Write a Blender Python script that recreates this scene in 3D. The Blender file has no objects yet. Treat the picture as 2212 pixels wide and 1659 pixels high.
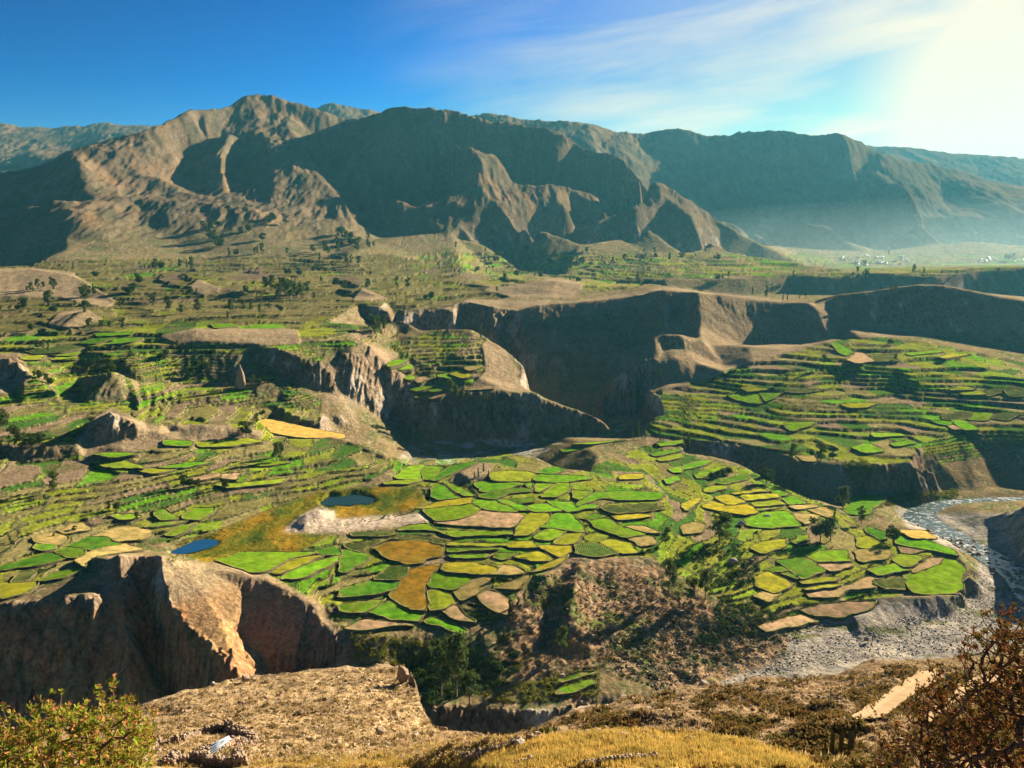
import bpy, math, random
import numpy as np
from mathutils import Vector, Matrix
from mathutils.geometry import delaunay_2d_cdt
import time as _time
_T0 = _time.time()
def lap(s): print("LAP %s %.1f" % (s, _time.time() - _T0))

# ------------------------------------------------------------------ camera, world, sun, exposure
SC = bpy.context.scene
COL = SC.collection
R = math.radians
HFOV = R(60.0)
PITCH = R(9.76)
PW, PH = 2211.0, 1659.0                      # size of the photograph the measurements were read from
FPX = PW / 2 / math.tan(HFOV / 2)
cam_d = bpy.data.cameras.new("camera")
cam_d.sensor_fit = 'HORIZONTAL'
cam_d.angle = HFOV
cam_d.clip_start = 0.2
cam_d.clip_end = 60000
cam = bpy.data.objects.new("camera", cam_d)
COL.objects.link(cam)
cam.location = (0, 0, 0)
cam.rotation_euler = (R(90) - PITCH, 0, 0)
SC.camera = cam

SUN_AZ = R(46.0)      # to the right of the view direction (+Y)
SUN_EL = R(18.5)
world = bpy.data.worlds.new("World")
SC.world = world
world.use_nodes = True
wn = world.node_tree.nodes; wl = world.node_tree.links
wn.clear()
wo = wn.new('ShaderNodeOutputWorld')
wb = wn.new('ShaderNodeBackground'); wb.inputs['Strength'].default_value = 0.05
sky = wn.new('ShaderNodeTexSky'); sky.sky_type = 'NISHITA'
sky.sun_disc = False
sky.sun_elevation = SUN_EL
sky.sun_rotation = SUN_AZ
sky.altitude = 3400
sky.air_density = 1.3
sky.dust_density = 3.0
sky.ozone_density = 3.0
# thin cirrus: streaks stretched along the wind, denser towards the right-hand quarter; a cream sun glow is painted in there too
tc = wn.new('ShaderNodeTexCoord')
mp = wn.new('ShaderNodeMapping'); mp.vector_type = 'TEXTURE'
mp.inputs['Rotation'].default_value = (R(4), R(-13), R(20))
mp.inputs['Scale'].default_value = (1.0, 1.2, 0.16)
nz = wn.new('ShaderNodeTexNoise'); nz.inputs['Scale'].default_value = 2.6; nz.inputs['Detail'].default_value = 9; nz.inputs['Roughness'].default_value = 0.55
nz.inputs['Distortion'].default_value = 0.35
wl.new(tc.outputs['Generated'], mp.inputs['Vector']); wl.new(mp.outputs['Vector'], nz.inputs['Vector'])
mr = wn.new('ShaderNodeMapRange'); mr.inputs['From Min'].default_value = 0.42; mr.inputs['From Max'].default_value = 0.68
mr.inputs['To Max'].default_value = 0.75
wl.new(nz.outputs['Fac'], mr.inputs['Value'])
hs = wn.new('ShaderNodeHueSaturation'); hs.inputs['Saturation'].default_value = 1.18
gm = wn.new('ShaderNodeGamma'); gm.inputs['Gamma'].default_value = 2.0
wl.new(sky.outputs['Color'], gm.inputs['Color']); wl.new(gm.outputs['Color'], hs.inputs['Color'])
hs.inputs['Value'].default_value = 0.088
cb = wn.new('ShaderNodeMix'); cb.data_type = 'RGBA'
dp = wn.new('ShaderNodeVectorMath'); dp.operation = 'DOT_PRODUCT'; dp.inputs[1].default_value = (math.sin(R(33)) * math.cos(R(5)), math.cos(R(33)) * math.cos(R(5)), math.sin(R(5)))
wl.new(tc.outputs['Generated'], dp.inputs[0])
m1 = wn.new('ShaderNodeMapRange'); m1.interpolation_type = 'SMOOTHSTEP'; m1.inputs['From Min'].default_value = 0.72; m1.inputs['From Max'].default_value = 0.97
wl.new(dp.outputs['Value'], m1.inputs['Value'])
m2 = wn.new('ShaderNodeMapRange'); m2.interpolation_type = 'SMOOTHSTEP'; m2.inputs['From Min'].default_value = 0.970; m2.inputs['From Max'].default_value = 0.995; m2.inputs['To Max'].default_value = 0.97  # sun glow painted into the sky colour, smooth and without streaks
wl.new(dp.outputs['Value'], m2.inputs['Value'])
pm = wn.new('ShaderNodeMath'); pm.operation = 'MULTIPLY'; wl.new(mr.outputs['Result'], pm.inputs[0]); wl.new(m1.outputs['Result'], pm.inputs[1])
px_ = wn.new('ShaderNodeMath'); px_.operation = 'MAXIMUM'; wl.new(pm.outputs[0], px_.inputs[0]); wl.new(m2.outputs['Result'], px_.inputs[1])
vq = wn.new('ShaderNodeMath'); vq.operation = 'POWER'; vq.inputs[1].default_value = 2.0; wl.new(m1.outputs['Result'], vq.inputs[0])
vm = wn.new('ShaderNodeMath'); vm.operation = 'MULTIPLY_ADD'; vm.use_clamp = True; vm.inputs[1].default_value = 0.34; wl.new(vq.outputs[0], vm.inputs[0]); wl.new(px_.outputs[0], vm.inputs[2])  # wider, fainter cream veil of the painted glow, added to the cirrus
wl.new(vm.outputs[0], cb.inputs['Factor'])
dk = wn.new('ShaderNodeMix'); dk.data_type = 'RGBA'; dk.blend_type = 'DARKEN'; dk.inputs['Factor'].default_value = 1.0
dk.inputs['B'].default_value = (4.8, 4.35, 3.9, 1)
tn = wn.new('ShaderNodeMix'); tn.data_type = 'RGBA'; tn.blend_type = 'MULTIPLY'; tn.inputs['Factor'].default_value = 1.0; tn.inputs['B'].default_value = (0.80, 0.97, 1.16, 1)
wl.new(hs.outputs['Color'], tn.inputs['A']); wl.new(tn.outputs['Result'], dk.inputs['A']); wl.new(dk.outputs['Result'], cb.inputs['A'])
cb.inputs['B'].default_value = (4.9, 4.35, 3.4, 1)
wl.new(cb.outputs['Result'], wb.inputs['Color'])
wl.new(wb.outputs['Background'], wo.inputs['Surface'])

sun_d = bpy.data.lights.new("sun", 'SUN'); sun_d.energy = 5.0; sun_d.angle = R(0.5); sun_d.color = (1.0, 0.86, 0.64)
sun = bpy.data.objects.new("sun", sun_d); COL.objects.link(sun)
SDIR = Vector((math.sin(SUN_AZ) * math.cos(SUN_EL), math.cos(SUN_AZ) * math.cos(SUN_EL), math.sin(SUN_EL)))
sun.rotation_euler = SDIR.to_track_quat('Z', 'Y').to_euler()

SC.view_settings.view_transform = 'Standard'
SC.view_settings.look = 'None'
SC.view_settings.exposure = 2.0
SC.view_settings.gamma = 1.0
SC.render.engine = 'CYCLES'
SC.cycles.use_denoising = True
SC.cycles.max_bounces = 6
SC.cycles.diffuse_bounces = 1
SC.cycles.glossy_bounces = 2
SC.cycles.transmission_bounces = 3
SC.cycles.volume_bounces = 1
SC.cycles.transparent_max_bounces = 48
SC.cycles.use_adaptive_sampling = True
SC.cycles.adaptive_threshold = 0.02
HAZE_DENSITY = 0.000019

random.seed(7)
rng = np.random.default_rng(11)

# ------------------------------------------------------------------ helpers: measuring
CP, SP = math.cos(PITCH), math.sin(PITCH)
def ray(px, py):
    a = (px - PW / 2) / FPX; b = -(py - PH / 2) / FPX
    return a, CP + b * SP, -SP + b * CP           # x, y (forward), z for unit depth
def uvz(px, py, d=None, z=None):
    """azimuth, log ground distance and height of the point seen at a photograph position, at a known distance or height"""
    x, y, s = ray(px, py)
    h = math.hypot(x, y)
    if d is None: d = z / (s / h)
    else: d = d * h / y; z = d * s / h      # d is given along the view direction
    return math.atan2(x, y), math.log(d), z
def project(X, Y, Z):
    dep = Y * CP - Z * SP
    up = Y * SP + Z * CP
    dep = np.maximum(dep, 1e-3)
    return PW / 2 + FPX * X / dep, PH / 2 - FPX * up / dep

# ------------------------------------------------------------------ helpers: noise
_P = rng.permutation(256).astype(np.int64); _P = np.concatenate([_P, _P, _P])
_G = np.stack([np.cos(np.arange(256) * 2 * np.pi / 256 * 37), np.sin(np.arange(256) * 2 * np.pi / 256 * 37)], 1)
def perlin(x, y, seed=0):
    xi = np.floor(x).astype(np.int64); yi = np.floor(y).astype(np.int64)
    xf = x - xi; yf = y - yi
    xi = (xi + seed * 37) & 255; yi = (yi + seed * 91) & 255
    u = xf * xf * xf * (xf * (xf * 6 - 15) + 10); v = yf * yf * yf * (yf * (yf * 6 - 15) + 10)
    def g(ix, iy, fx, fy):
        h = _P[_P[ix & 255] + (iy & 255)]
        return _G[h, 0] * fx + _G[h, 1] * fy
    a = g(xi, yi, xf, yf); b = g(xi + 1, yi, xf - 1, yf); c = g(xi, yi + 1, xf, yf - 1); d = g(xi + 1, yi + 1, xf - 1, yf - 1)
    return ((a + u * (b - a)) * (1 - v) + (c + u * (d - c)) * v) * 1.5
def fbm(x, y, oct=4, seed=0, rough=0.5):
    s = 0; a = 1.0; t = 0
    for o in range(oct):
        s = s + a * perlin(x, y, seed + o); t += a
        x = x * 2.03 + 5.1; y = y * 2.03 + 1.7; a *= rough
    return s / t
def ridged(x, y, oct=4, seed=0, rough=0.55):
    s = 0; a = 1.0; t = 0
    for o in range(oct):
        s = s + a * (1 - 2 * np.abs(perlin(x, y, seed + o))); t += a
        x = x * 2.07 + 3.3; y = y * 2.07 + 8.2; a *= rough
    return s / t
def hash01(*a):
    h = np.zeros(np.shape(a[0]), dtype=np.int64)
    for k, v in enumerate(a):
        h = (h * 1664525 + np.asarray(v).astype(np.int64) * 22695477 + 1013904223) & 0x7fffffff
        h = ((h ^ (h >> 13)) * 1274126177) & 0x7fffffff
    return (h ^ (h >> 16)) % 100003 / 100003.0
def sstep(a, b, x):
    t = np.clip((x - a) / (b - a), 0, 1); return t * t * (3 - 2 * t)
def in_poly(px, py, poly):
    res = np.zeros(np.shape(px), bool)
    n = len(poly)
    xs = [p[0] for p in poly]; ys = [p[1] for p in poly]
    bb = (px >= min(xs)) & (px <= max(xs)) & (py >= min(ys)) & (py <= max(ys))
    idx = np.nonzero(bb.ravel())[0]
    if len(idx) == 0: return res
    X = px.ravel()[idx]; Y = py.ravel()[idx]; r = np.zeros(len(idx), bool)
    for i in range(n):
        x1, y1 = poly[i]; x2, y2 = poly[(i + 1) % n]
        if y1 == y2: continue
        c = ((y1 > Y) != (y2 > Y)) & (X < (x2 - x1) * (Y - y1) / (y2 - y1) + x1)
        r ^= c
    res.ravel()[idx] = r
    return res

# ------------------------------------------------------------------ the lie of the land: surveyed break lines
PTS = []          # (u, v, z)
UMAX = 0.74
def _emit(P, step=0.008):
    for i in range(len(P) - 1):
        a, b = P[i], P[i + 1]
        n = max(1, int(max(abs(a[0] - b[0]) / step, abs(a[1] - b[1]) / 0.05)))
        for k in range(n):
            t = k / n
            PTS.append(tuple(a[m] + (b[m] - a[m]) * t for m in range(3)))
    PTS.append(P[-1])
def _val(v, i, n):
    if not isinstance(v, (list, tuple)): return v
    return v[i]
def L(pts, d=None, z=None, ext='', dd=0):
    """line seen in the photograph; d or z is one number or one per point (None = interpolated between the given ones)"""
    n = len(pts)
    def fill(v):
        if v is None or not isinstance(v, (list, tuple)): return v
        k = [i for i in range(n) if v[i] is not None]
        return [float(np.interp(i, k, [v[j] for j in k])) for i in range(n)]
    d = fill(d); z = fill(z)
    if dd: d = [q + dd * math.sin(math.pi * i / (n - 1)) ** 0.6 if 0 < i < n - 1 else q for i, q in enumerate(d)]
    P = [uvz(p[0], p[1], d=_val(d, i, n) if d is not None else None, z=_val(z, i, n) if z is not None else None) for i, p in enumerate(pts)]
    if 'l' in ext: P = [(-UMAX, P[0][1], P[0][2])] + P
    if 'r' in ext: P = P + [(UMAX, P[-1][1], P[-1][2])]
    _emit(P)
    return P
def Hd(pts, ext=''):
    """hidden line: (photo x, ground distance, height)"""
    P = [(math.atan((x - PW / 2) / FPX), math.log(d * math.hypot(1, (x - PW / 2) / FPX)), z) for x, d, z in pts]
    if 'l' in ext: P = [(-UMAX, P[0][1], P[0][2])] + P
    if 'r' in ext: P = P + [(UMAX, P[-1][1], P[-1][2])]
    _emit(P)
    return P

#LINES_BEGIN
# --- under and in front of the camera
Hd([(0, 2.5, -2.6), (2211, 2.5, -2.6)], 'lr')
Hd([(0, 12, -9.5), (2211, 12, -9.5)], 'lr')
Hd([(0, 40, -31), (900, 40, -31), (1300, 40, -29), (2211, 40, -30)], 'lr')
L([(0, 1659), (450, 1659), (900, 1659), (1100, 1659), (1500, 1659), (1800, 1659), (2211, 1659)], d=[105, 105, 92, 68, 60, 64, 80], ext='lr')
L([(840, 1632), (950, 1607), (1100, 1588), (1300, 1572), (1480, 1577), (1620, 1598), (1740, 1636)], d=[112, 95, 84, 78, 75, 72, 70])
Hd([(1000, 102, -72), (1150, 96, -68), (1350, 92, -66), (1500, 90, -65), (1700, 88, -62)])
# --- left headland and the near rim
L([(0, 1620), (300, 1600), (600, 1600), (850, 1590), (1000, 1600)], d=[125, 130, 130, 128, 118])
L([(400, 1540), (600, 1520), (760, 1520), (860, 1530)], d=[155, 158, 158, 152])
RIM = [(-200, 1640), (0, 1600), (200, 1562), (300, 1530), (380, 1497), (480, 1475), (600, 1455), (700, 1447), (830, 1438), (878, 1437), (905, 1490), (922, 1540), (938, 1572), (1000, 1580), (1070, 1590), (1120, 1592), (1160, 1570), (1230, 1540), (1300, 1522), (1380, 1503), (1480, 1495), (1600, 1475), (1750, 1462), (1880, 1438), (2000, 1428), (2100, 1415), (2300, 1390)]
RIMD = [150, 160, 172, 178, 184, 188, 192, 194, 194, 192, 176, 165, 158, 152, 148, 148, 152, 160, 170, 182, 196, 206, 218, 228, 236, 242, 255]
L(RIM, d=RIMD, ext='lr')
L([(820, 1450), (850, 1500), (862, 1560), (900, 1585)], d=[188, 172, 152, 140])
Hd([(x, d + 13, -d * 0.53 - 42) for (x, y), d in zip(RIM, RIMD)], 'lr')
L([(1150, 1590), (1350, 1555), (1600, 1560), (1850, 1570), (2211, 1560)], d=[118, 128, 125, 118, 122], ext='r')
L([(1200, 1570), (1400, 1530), (1650, 1520), (1900, 1500), (2211, 1480)], d=[138, 152, 160, 168, 180], ext='r')
# --- the gorge at our feet
Hd([(-300, 290, -262), (600, 290, -266), (1100, 290, -264), (1500, 330, -254), (2211, 340, -256)], 'lr')
Hd([(-300, 400, -270), (300, 420, -272), (650, 425, -270), (900, 410, -266)], 'l')
# cliff facing us on the left: foot, crest
Hd([(-300, 455, -264), (0, 455, -264), (180, 452, -264), (260, 446, -264), (320, 478, -266), (400, 452, -266), (500, 436, -264), (560, 470, -266), (640, 474, -262)], 'l')
L([(-300, 1350), (0, 1303), (100, 1290), (205, 1281)], z=[-214, -215, -214, -212], ext='l')
L([(205, 1281), (218, 1240), (238, 1208), (262, 1197)], d=[512, 522, 530, 534])
L([(262, 1197), (300, 1199), (345, 1198), (390, 1212), (440, 1230), (520, 1236), (570, 1248), (610, 1268), (650, 1293), (684, 1312), (692, 1345), (722, 1368), (740, 1395)], z=[-198, -203, -203, -208, -213, -216, -219, -221, -224, -227, -231, -234, -238])
# spur crests and gullies of that cliff
L([(262, 1199), (250, 1240), (262, 1290), (268, 1340), (276, 1372)], d=[533, 520, 504, 490, 478])
L([(215, 1282), (232, 1330), (258, 1380)], d=[508, 494, 480])
L([(345, 1200), (352, 1250), (368, 1310), (420, 1362), (470, 1410), (512, 1440)], d=[530, 514, 494, 476, 462, 450])
L([(400, 1225), (450, 1290), (486, 1360), (498, 1410)], d=[533, 508, 480, 462])
L([(300, 1202), (304, 1260), (318, 1340), (330, 1440)], d=[538, 530, 512, 492])
L([(480, 1245), (520, 1270), (560, 1285), (620, 1300)], d=[536, 531, 527, 520])
L([(540, 1400), (600, 1430), (650, 1430)], d=[492, 486, 478])
# wall in the dry wash below the lower fields
L([(640, 1470), (740, 1400), (780, 1430), (850, 1500), (930, 1520), (1010, 1524), (1100, 1532), (1180, 1532), (1250, 1520), (1300, 1500), (1400, 1500)], z=[-258, -240, -243, -247, -248, -248, -248, -248, -247, -246, -248])
Hd([(700, 435, -258), (850, 425, -262), (1000, 420, -262), (1150, 418, -262), (1250, 424, -260), (1350, 432, -252), (1450, 440, -250)])
# slope between fields and wash
L([(700, 1340), (780, 1375), (900, 1375), (1000, 1370), (1090, 1330)], z=[-232, -234, -236, -236, -234])
L([(880, 1440), (1000, 1440), (1060, 1450)], z=[-246, -247, -245])
L([(1060, 1440), (1150, 1400), (1300, 1420), (1450, 1440), (1550, 1470)], z=[-243, -240, -242, -246, -248])
L([(1100, 1330), (1160, 1290), (1250, 1212), (1330, 1212), (1400, 1200)], z=[-232, -228, -221, -222, -224])
L([(1250, 1216), (1240, 1260), (1228, 1330)], z=[-219, -223, -229])
L([(1150, 1290), (1200, 1330)], z=[-230, -235])
L([(1300, 1290), (1420, 1300), (1480, 1330), (1600, 1340)], z=[-231, -234, -238, -240])
# gravel bank of the river
L([(1480, 1480), (1700, 1440), (1850, 1425), (2050, 1400)], z=[-250, -250, -250, -251])
L([(1700, 1350), (1850, 1300), (2000, 1290), (2120, 1240)], z=[-246, -245, -246, -248])
L([(1450, 1420), (1600, 1370), (1750, 1400), (1900, 1380), (2050, 1330), (2150, 1270)], z=[-246, -244, -249, -249, -250, -250])
# spur of fields above the river, its edge
L([(1640, 1340), (1730, 1300), (1850, 1288), (2000, 1284), (2070, 1270), (2094, 1240), (2060, 1190), (1990, 1150), (1900, 1110)], z=[-241, -240, -239, -239, -239, -239, -239, -239, -240])
# river
L([(1960, 1098), (1990, 1130), (2060, 1165), (2120, 1220), (2165, 1290), (2211, 1340), (2400, 1450)], z=-251.5)
L([(1985, 1090), (2060, 1120), (2130, 1160), (2211, 1240), (2400, 1350)], z=-251.5)
L([(2030, 1075), (2211, 1075)], z=-251, ext='r')
L([(2080, 1095), (2150, 1100), (2211, 1110)], z=[-247, -245, -240], ext='r')
L([(2130, 1130), (2180, 1165), (2211, 1200)], z=[-249, -248, -246])
L([(2120, 1120), (2160, 1110), (2211, 1090), (2300, 1070)], z=[-246, -243, -225, -200], ext='r')
Hd([(2211, 860, -251)], 'r')
# --- the plain of fields
L([(0, 1240), (200, 1190), (360, 1190)], z=[-214, -216, -221], ext='l')
L([(420, 1200), (560, 1215), (700, 1240), (700, 1300)], z=[-221, -221, -224, -228])
L([(0, 1170), (150, 1150), (370, 1160)], z=[-211, -215, -220], ext='l')
L([(380, 1180), (480, 1160), (600, 1130), (700, 1100), (850, 1085), (930, 1070)], z=[-222.5, -222.5, -222.5, -222, -222, -222], )
L([(610, 1148), (650, 1148), (720, 1130)], z=-221.5)
Hd([(640, 696, -222), (700, 696, -222), (740, 696, -222)])
L([(620, 1140), (660, 1150), (722, 1126)], z=-221.5)
L([(636, 1130), (662, 1112), (690, 1100), (708, 1106)], z=[-219.5, -216, -214.5, -218.5])
L([(660, 1135), (700, 1122)], z=[-219, -219])
L([(760, 1160), (960, 1160), (1100, 1150), (1230, 1150), (1400, 1150)], z=[-222, -222, -221, -222, -222])
L([(760, 1230), (950, 1230), (1100, 1230), (1180, 1240)], z=[-225, -225, -223, -222])
L([(820, 1300), (1000, 1310), (1080, 1300)], z=[-229, -230, -229])
L([(930, 1110), (1120, 1110), (1300, 1100), (1450, 1110)], z=[-220, -219, -220, -223])
L([(940, 1050), (1100, 1040), (1250, 1050), (1400, 1060)], z=[-219, -217, -219, -221])
L([(1010, 1030), (1080, 1015), (1150, 1015)], z=[-213, -213, -216])
L([(870, 1040), (930, 1010)], z=[-219, -219])
L([(1500, 1180), (1600, 1160), (1750, 1160), (1850, 1150)], z=[-228, -230, -234, -238])
L([(1450, 1070), (1600, 1080), (1750, 1110)], z=[-226, -230, -234])
L([(1480, 1250), (1600, 1230), (1750, 1250), (1900, 1220)], z=[-231, -233, -237, -239])
# far edge of the plain over the inner gorge
EDGE = [(620, 930), (700, 936), (740, 944), (800, 960), (838, 978), (884, 1001), (974, 1001), (1028, 986), (1108, 981), (1150, 983), (1192, 1001), (1243, 1022)]
EZ = [-204, -205, -206, -210, -214, -218, -219, -218, -217, -217, -218, -219]
E1 = L(EDGE, z=EZ)
_emit([(u, v + 0.03, -254) for u, v, z in E1[2:-1]])
Hd([(860, 930, -258), (950, 930, -262), (1050, 930, -262), (1130, 930, -262)])
L([(1300, 1008), (1290, 985), (1262, 962), (1290, 951), (1355, 947)], z=[-222, -227, -231, -232, -233])
L([(1280, 1015), (1400, 1000), (1480, 985)], z=[-222, -226, -229])
# inner gorge floor, under the peninsula
L([(900, 976), (1000, 972), (1100, 964), (1180, 958), (1280, 946)], z=[-258, -262, -262, -258, -256])
L([(740, 925), (820, 945), (880, 950)], z=[-222, -236, -250])
L([(600, 872), (680, 890), (740, 905)], z=[-192, -203, -213])
# --- left terraces
L([(0, 1100), (200, 1090), (420, 1080), (640, 1068), (800, 1050)], z=[-203, -208, -214, -219, -219], ext='l')
L([(0, 1040), (200, 1030), (400, 1020), (600, 1000), (800, 1010)], z=[-196, -200, -204, -208, -214], ext='l')
L([(40, 1000), (180, 992)], z=[-199, -199])
L([(30, 960), (160, 950)], z=[-186, -186])
L([(0, 940), (180, 940)], z=[-181, -185], ext='l')
L([(380, 960), (500, 950), (620, 960), (760, 985)], z=[-194, -198, -204, -211])
L([(170, 948), (205, 905), (240, 888), (275, 902), (320, 928), (350, 937)], d=[800, 812, 816, 818, 822, 820])
Hd([(170, 850, -184), (250, 850, -181), (350, 850, -184)])
L([(185, 960), (260, 952), (330, 945)], d=[790, 800, 815])
L([(370, 935), (440, 920), (520, 925), (570, 945)], d=[840, 845, 850, 850])
L([(0, 880), (200, 870), (400, 870), (560, 880)], z=[-172, -176, -184, -194], ext='l')
L([(0, 825), (60, 818), (150, 810), (220, 812)], z=[-159, -160, -163, -165], ext='l')
L([(300, 860), (450, 862), (600, 856)], z=[-175, -182, -188])
Hd([(-60, 992, -152), (90, 988, -152)])
L([(-10, 778), (15, 768), (40, 780), (58, 800)], d=[962, 962, 958, 952])
# cliff crest on the left plateau
CR = [(235, 770), (300, 762), (370, 742), (440, 736), (540, 740), (600, 752), (650, 772), (690, 782), (722, 772), (760, 755), (792, 747)]
L(CR, z=[-147, -145, -139, -136, -138, -142, -151, -157, -155, -147, -146])
L([(245, 800), (300, 822), (400, 830), (500, 830), (560, 826), (620, 828), (680, 842)], d=[960, 985, 1015, 1020, 1020, 1032, 1045])
L([(560, 780), (600, 800), (625, 830)], d=[1078, 1066, 1050])
# peninsula: left brink, its foot, front brink, right side
L([(792, 747), (840, 787), (857, 807), (897, 862)], d=[1150, 1150, 1140, 1110])
L([(740, 850), (790, 880), (835, 912), (880, 940)], d=[1055, 1062, 1066, 1068])
L([(897, 864), (941, 868), (998, 847), (1068, 847), (1151, 847), (1208, 868), (1252, 884), (1289, 898), (1312, 921), (1352, 947)], d=[1110, 1108, 1112, 1115, 1118, 1118, 1110, 1100, 1080, 1045])
L([(850, 935), (930, 944), (1000, 940), (1100, 942), (1200, 944), (1290, 945)], d=[1075, 1070, 1072, 1074, 1072, 1062])
L([(1081, 744), (1131, 784), (1125, 832), (1151, 846)], d=[1290, 1242, 1178, 1128])
Hd([(1100, 1300, -250), (1160, 1225, -252), (1200, 1180, -254), (1260, 1150, -256), (1330, 1110, -256), (1390, 1100, -256)])
L([(860, 765), (900, 765), (980, 760), (1040, 760)], d=[1205, 1215, 1225, 1232])
L([(880, 812), (950, 812), (1030, 808)], d=[1152, 1158, 1164])
L([(925, 842), (1000, 832), (1060, 830)], d=[1124, 1132, 1140])
L([(860, 715), (960, 708), (1020, 710), (1055, 730), (1081, 744)], d=[1320, 1330, 1330, 1318, 1292])
L([(790, 748), (850, 722)], d=[1160, 1300])
Hd([(880, 1420, -225), (1000, 1420, -235), (1100, 1400, -245)])
# river hole in the big bowl
L([(1180, 900), (1300, 905), (1400, 905)], z=-256)
L([(1160, 830), (1220, 835), (1300, 838), (1340, 845)], d=[1330, 1330, 1310, 1290])
Hd([(1000, 1440, -232), (1120, 1400, -240)])
L([(1130, 760), (1180, 800), (1190, 770), (1260, 790), (1350, 800)], d=[1400, 1370, 1390, 1370, 1350])
# rim of the bowl
RB = [(820, 715), (884, 697), (954, 661), (1008, 650), (1060, 660), (1118, 669), (1158, 657), (1242, 651), (1300, 645), (1376, 637), (1432, 624), (1480, 628), (1503, 631), (1560, 634), (1614, 642), (1695, 652), (1745, 653), (1760, 664)]
RBD = [1380, 1440, 1500, 1520, 1500, 1480, 1500, 1520, 1530, 1540, 1520, 1500, 1480, 1500, 1520, 1520, 1500, 1490]
L(RB, d=RBD)
_emit([(u, v + 0.05, z - 14) for (u, v, z) in [uvz(p[0], p[1], d=d) for p, d in zip(RB, RBD)]])
L([(960, 668), (1000, 690), (1030, 720), (1060, 700)], d=[1470, 1440, 1415, 1430])
L([(1435, 640), (1440, 700), (1400, 760)], d=[1490, 1440, 1390])
# spur with a sunlit back, down to the knob
L([(1503, 632), (1510, 700), (1535, 745), (1560, 790)], d=[1478, 1400, 1330, 1265])
L([(1545, 640), (1580, 700), (1600, 745)], d=[1490, 1440, 1390])
L([(1480, 650), (1485, 700), (1470, 740)], d=[1488, 1440, 1390])
L([(1335, 790), (1352, 765), (1372, 755), (1400, 735), (1432, 719), (1470, 722), (1510, 730)], d=[1245, 1262, 1268, 1290, 1300, 1310, 1330])
L([(1330, 815), (1360, 828), (1396, 832), (1440, 828), (1500, 825), (1560, 812)], d=[1225, 1210, 1200, 1190, 1180, 1180])
L([(1365, 782), (1400, 785), (1460, 775), (1500, 782)], d=[1240, 1235, 1240, 1240])
L([(1440, 750), (1480, 755)], d=[1290, 1290])
L([(1620, 690), (1680, 740), (1740, 750), (1780, 770)], d=[1465, 1430, 1420, 1390])
L([(1760, 664), (1775, 700), (1800, 740), (1815, 765)], d=[1485, 1450, 1410, 1380])
# right hill
RH = [(1760, 655), (1815, 634), (1900, 625), (1983, 613), (2040, 614), (2084, 623), (2150, 637), (2211, 648), (2500, 690)]
L(RH, d=[1530, 1545, 1555, 1562, 1562, 1560, 1555, 1545, 1500], ext='r')
Hd([(1760, 1650, -125), (1900, 1780, -125), (2100, 1800, -125), (2300, 1780, -135)], 'r')
L([(1820, 700), (1900, 712), (2000, 720), (2100, 740), (2211, 760), (2500, 800)], d=[1480, 1490, 1490, 1460, 1430, 1380], ext='r')
# right terraces
L([(1600, 745), (1700, 755), (1800, 730), (1900, 728), (2000, 745), (2120, 790), (2211, 830)], z=[-168, -172, -163, -162, -168, -178, -188], ext='r')
L([(1560, 800), (1700, 790), (1800, 785), (1940, 790), (1970, 820), (2100, 850), (2211, 870)], z=[-186, -182, -178, -178, -186, -196, -200], ext='r')
L([(1790, 800), (1850, 835), (1930, 840), (1985, 830)], z=[-186, -198, -199, -190])
L([(1400, 850), (1420, 850), (1560, 840), (1700, 860), (1800, 870), (2000, 870), (2211, 900)], z=[-212, -207, -202, -202, -203, -204, -207], ext='r')
L([(1390, 900), (1420, 895), (1560, 890), (1700, 905), (1900, 905), (2050, 925), (2211, 925)], z=[-240, -218, -214, -213, -212, -212, -211], ext='r')
L([(1370, 945), (1420, 940), (1537, 952), (1600, 960), (1680, 972), (1728, 994), (1800, 1000), (1882, 1004), (1950, 1004), (2010, 1000)], z=[-233, -228, -226, -225, -224, -225, -224, -223, -223, -222])
L([(1760, 930), (1950, 950)], z=[-218, -218])
L([(2010, 1000), (1990, 960), (2000, 925), (2060, 928), (2211, 930)], z=[-222, -218, -213, -213, -212], ext='r')
L([(1920, 1060), (1980, 1055), (2050, 1058), (2211, 1062)], z=[-246, -248, -250, -250], ext='r')
L([(1740, 1000), (1780, 1045), (1800, 1070), (1830, 1060), (1900, 1040)], z=[-228, -238, -246, -244, -238])
# notch behind the right fields of the plain
L([(1480, 978), (1540, 985), (1590, 998), (1641, 1025), (1668, 1042), (1715, 1062), (1758, 1092), (1800, 1110), (1850, 1100), (1930, 1090)], z=[-230, -231, -232, -233, -234, -235, -236, -240, -244, -247])
Hd([(1500, 930, -246), (1560, 925, -248), (1600, 905, -249), (1680, 860, -250), (1760, 815, -250), (1830, 800, -250), (1900, 800, -250)])
L([(1870, 1095), (1950, 1075)], z=-248)
# --- upper left plateau
L([(0, 730), (150, 725), (300, 722), (420, 715), (600, 722), (800, 735)], z=[-133, -133, -132, -128, -134, -140], ext='l')
L([(0, 690), (120, 685), (180, 670), (220, 690), (400, 690), (600, 690), (800, 700), (870, 690)], z=[-124, -124, -112, -122, -126, -128, -132, -132], ext='l')
L([(0, 650), (150, 640), (300, 650), (500, 645), (700, 650), (870, 665), (950, 655)], z=[-112, -110, -114, -116, -120, -124, -120], ext='l')
L([(0, 585), (70, 580), (150, 590), (200, 615), (260, 660)], d=[1750, 1760, 1700, 1600, 1450], ext='l')
Hd([(0, 1900, -95), (150, 1850, -95), (230, 1750, -108)], 'l')
L([(380, 620), (430, 608), (480, 622)], d=[1600, 1640, 1600])
L([(740, 640), (780, 625), (830, 648)], d=[1640, 1680, 1600])
L([(700, 562), (740, 555), (770, 570)], d=[2350, 2400, 2300])
L([(690, 575), (760, 582)], d=[2250, 2230])
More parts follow.
